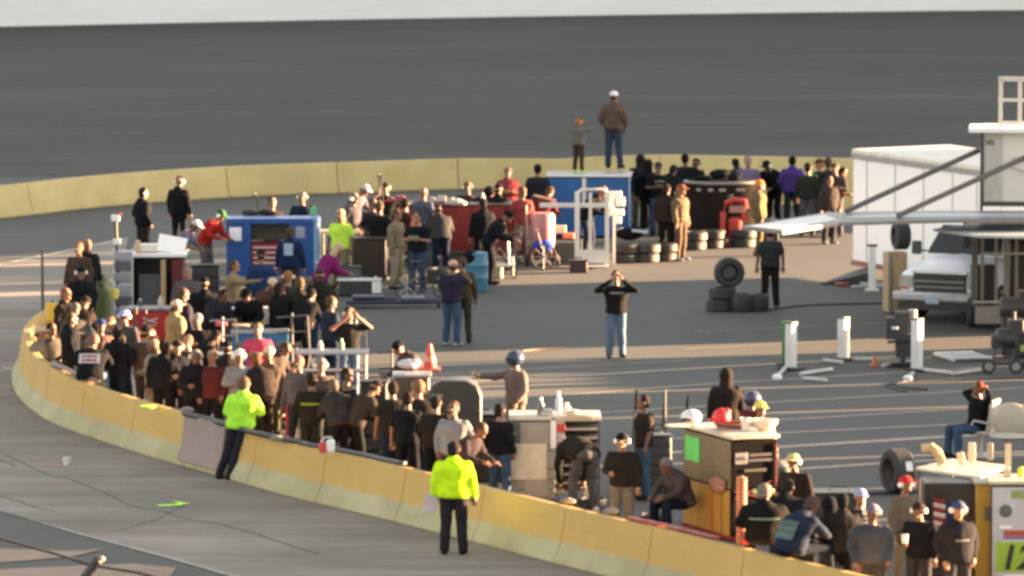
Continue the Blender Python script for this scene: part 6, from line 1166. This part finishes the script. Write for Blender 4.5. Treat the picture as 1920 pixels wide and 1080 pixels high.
for px, py, z, r_, h2, c, l in ((300, 668, .98, .05, .2, (.6, .5, .4), 'tan bottle on the red covered cabinet'), (262, 668, .98, .06, .14, (.1, .1, .12), 'dark tin on the red covered cabinet'), (600, 778, 1.18, .05, .16, (.5, .45, .4), 'pale can on the pipe trestle'), (640, 778, 1.18, .045, .2, (.15, .3, .15), 'green bottle on the pipe trestle'),
                       (470, 692, 1.1, .05, .18, (.1, .1, .1), 'black bottle on the grey cart'), (700, 520, 1.0, .05, .16, (.4, .1, .05), 'red can on the black tool cart'), (790, 492, 1.37, .06, .18, (.3, .1, .08), 'dull red can on the tool chest'), (905, 492, 1.37, .05, .2, (.5, .45, .4), 'pale can on the tool chest')):
    g_ = G(px, py) + V((0, .3, z)); b9 = bottle(px, py, 0, h2, r_, paint(c), l); b9.location = g_

def pole_rack(px, py, h_, label, col, arm=.5, rz=0, n=2):
    T = thing('utility_pole', label, 'pole', G(px, py), rz)
    build(MB().tube((0, 0, 0), (0, 0, h_), .025, .022), 'pole', paint(col, .4), T); build(MB().box((0, 0, .02), (.34, .3, .04)), 'base', dark, T, .01)
    for k in range(n): build(MB().tube((-arm / 2, 0, h_ - .08 - k * .3), (arm / 2, 0, h_ - .05 - k * .3), .018), 'arm', paint(col, .4), T)
    build(MB().path([(arm / 2, 0, h_ - .06), (arm / 2 + .03, -.05, h_ * .5), (arm / 2 - .1, -.05, .1)], .014, 6), 'hanging_hose', dark, T); flat(T, (-arm * .3, -.04, h_ * .6), (.16, .05, .22), paint(GREY), 'control_box')
for a in ((418, 742, 1.5, 'grey pole with two arms behind the white headset', (.3, .3, .32), .5), (548, 745, 1.6, 'dark pole with two arms right of the wooden stand', (.1, .1, .1), .6, 12), (575, 842, 1.3, 'dark pole with control box left of the red cylinder', (.06, .06, .06), .4), (668, 745, 1.55, 'pale pole at the right end of the pipe trestle', (.4, .38, .36), .35),
          (478, 507, 1.76, 'thin brown pole rising behind the left of the blue pit box', (.2, .16, .13), .12, 0, 1), (712, 498, 2.1, 'thin dark aerial pole beside the red chest print', (.15, .12, .1), .12, 0, 1), (735, 790, 1.35, 'dark pole behind the big black T-shirt', (.08, .08, .08), .5), (256, 700, 1.3, 'dark pole in front of the red covered cabinet', (.07, .06, .06), .4, 20)): pole_rack(*a)
def bike(px, py, label, col, rz=0):
    T = thing('pit_bike', label, 'bicycle', G(px, py), rz)
    for x in (-.42, .42):
        wo = build(MB().lathe([(.27, -.02), (.3, -.02), (.3, .02), (.27, .02), (.27, -.02)], (x, 0, .3), 22, axis='y', cap=False), 'wheel', tyre_m, T)
        sp = MB()
        for k in range(8): sp.tube((x, 0, .3), (x + .28 * cos(k * pi / 4), 0, .3 + .28 * sin(k * pi / 4)), .006)
        build(sp, 'spokes', alu, wo)
    build(MB().path([(-.42, 0, .3), (-.12, 0, .34), (.3, 0, .72), (-.2, 0, .7), (-.12, 0, .34)], .022, 6).tube((-.42, 0, .3), (-.2, 0, .7), .018).tube((.42, 0, .3), (.28, 0, .85), .02), 'frame', paint(col), T)
    build(MB().box((-.22, 0, .82), (.24, .12, .05)), 'saddle', dark, T, .015); build(MB().tube((.26, -.26, .92), (.26, .26, .92), .016), 'handlebar', blackm, T)
bike(800, 562, 'small dark bicycle lying at the end of the low dolly', (.04, .04, .09), 4); bike(985, 506, 'small bicycle parked between the wire dolly and the pink drum machine', (.08, .03, .03), -10)
for a in ((905, 503, .5, .35, .5, (.03, .03, .03), 'black box behind the blue drum', 0, 'toolbox', 2), (1265, 470, .5, .35, .4, (.04, .04, .045), 'dark box left of the tan jacket', 0, 'toolbox', 0), (655, 545, .5, .35, .5, (.08, .08, .09), 'grey box left of the white lamp box', 0, 'toolbox', 2), (860, 505, .6, .3, .35, (.05, .045, .05), 'flat dark case in front of the red tool chest', 0, 'toolbox', 0), (1085, 512, .4, .3, .25, (.06, .03, .03), 'low maroon box under the lift frame', 0, 'toolbox', 0)): toolbox(*a)
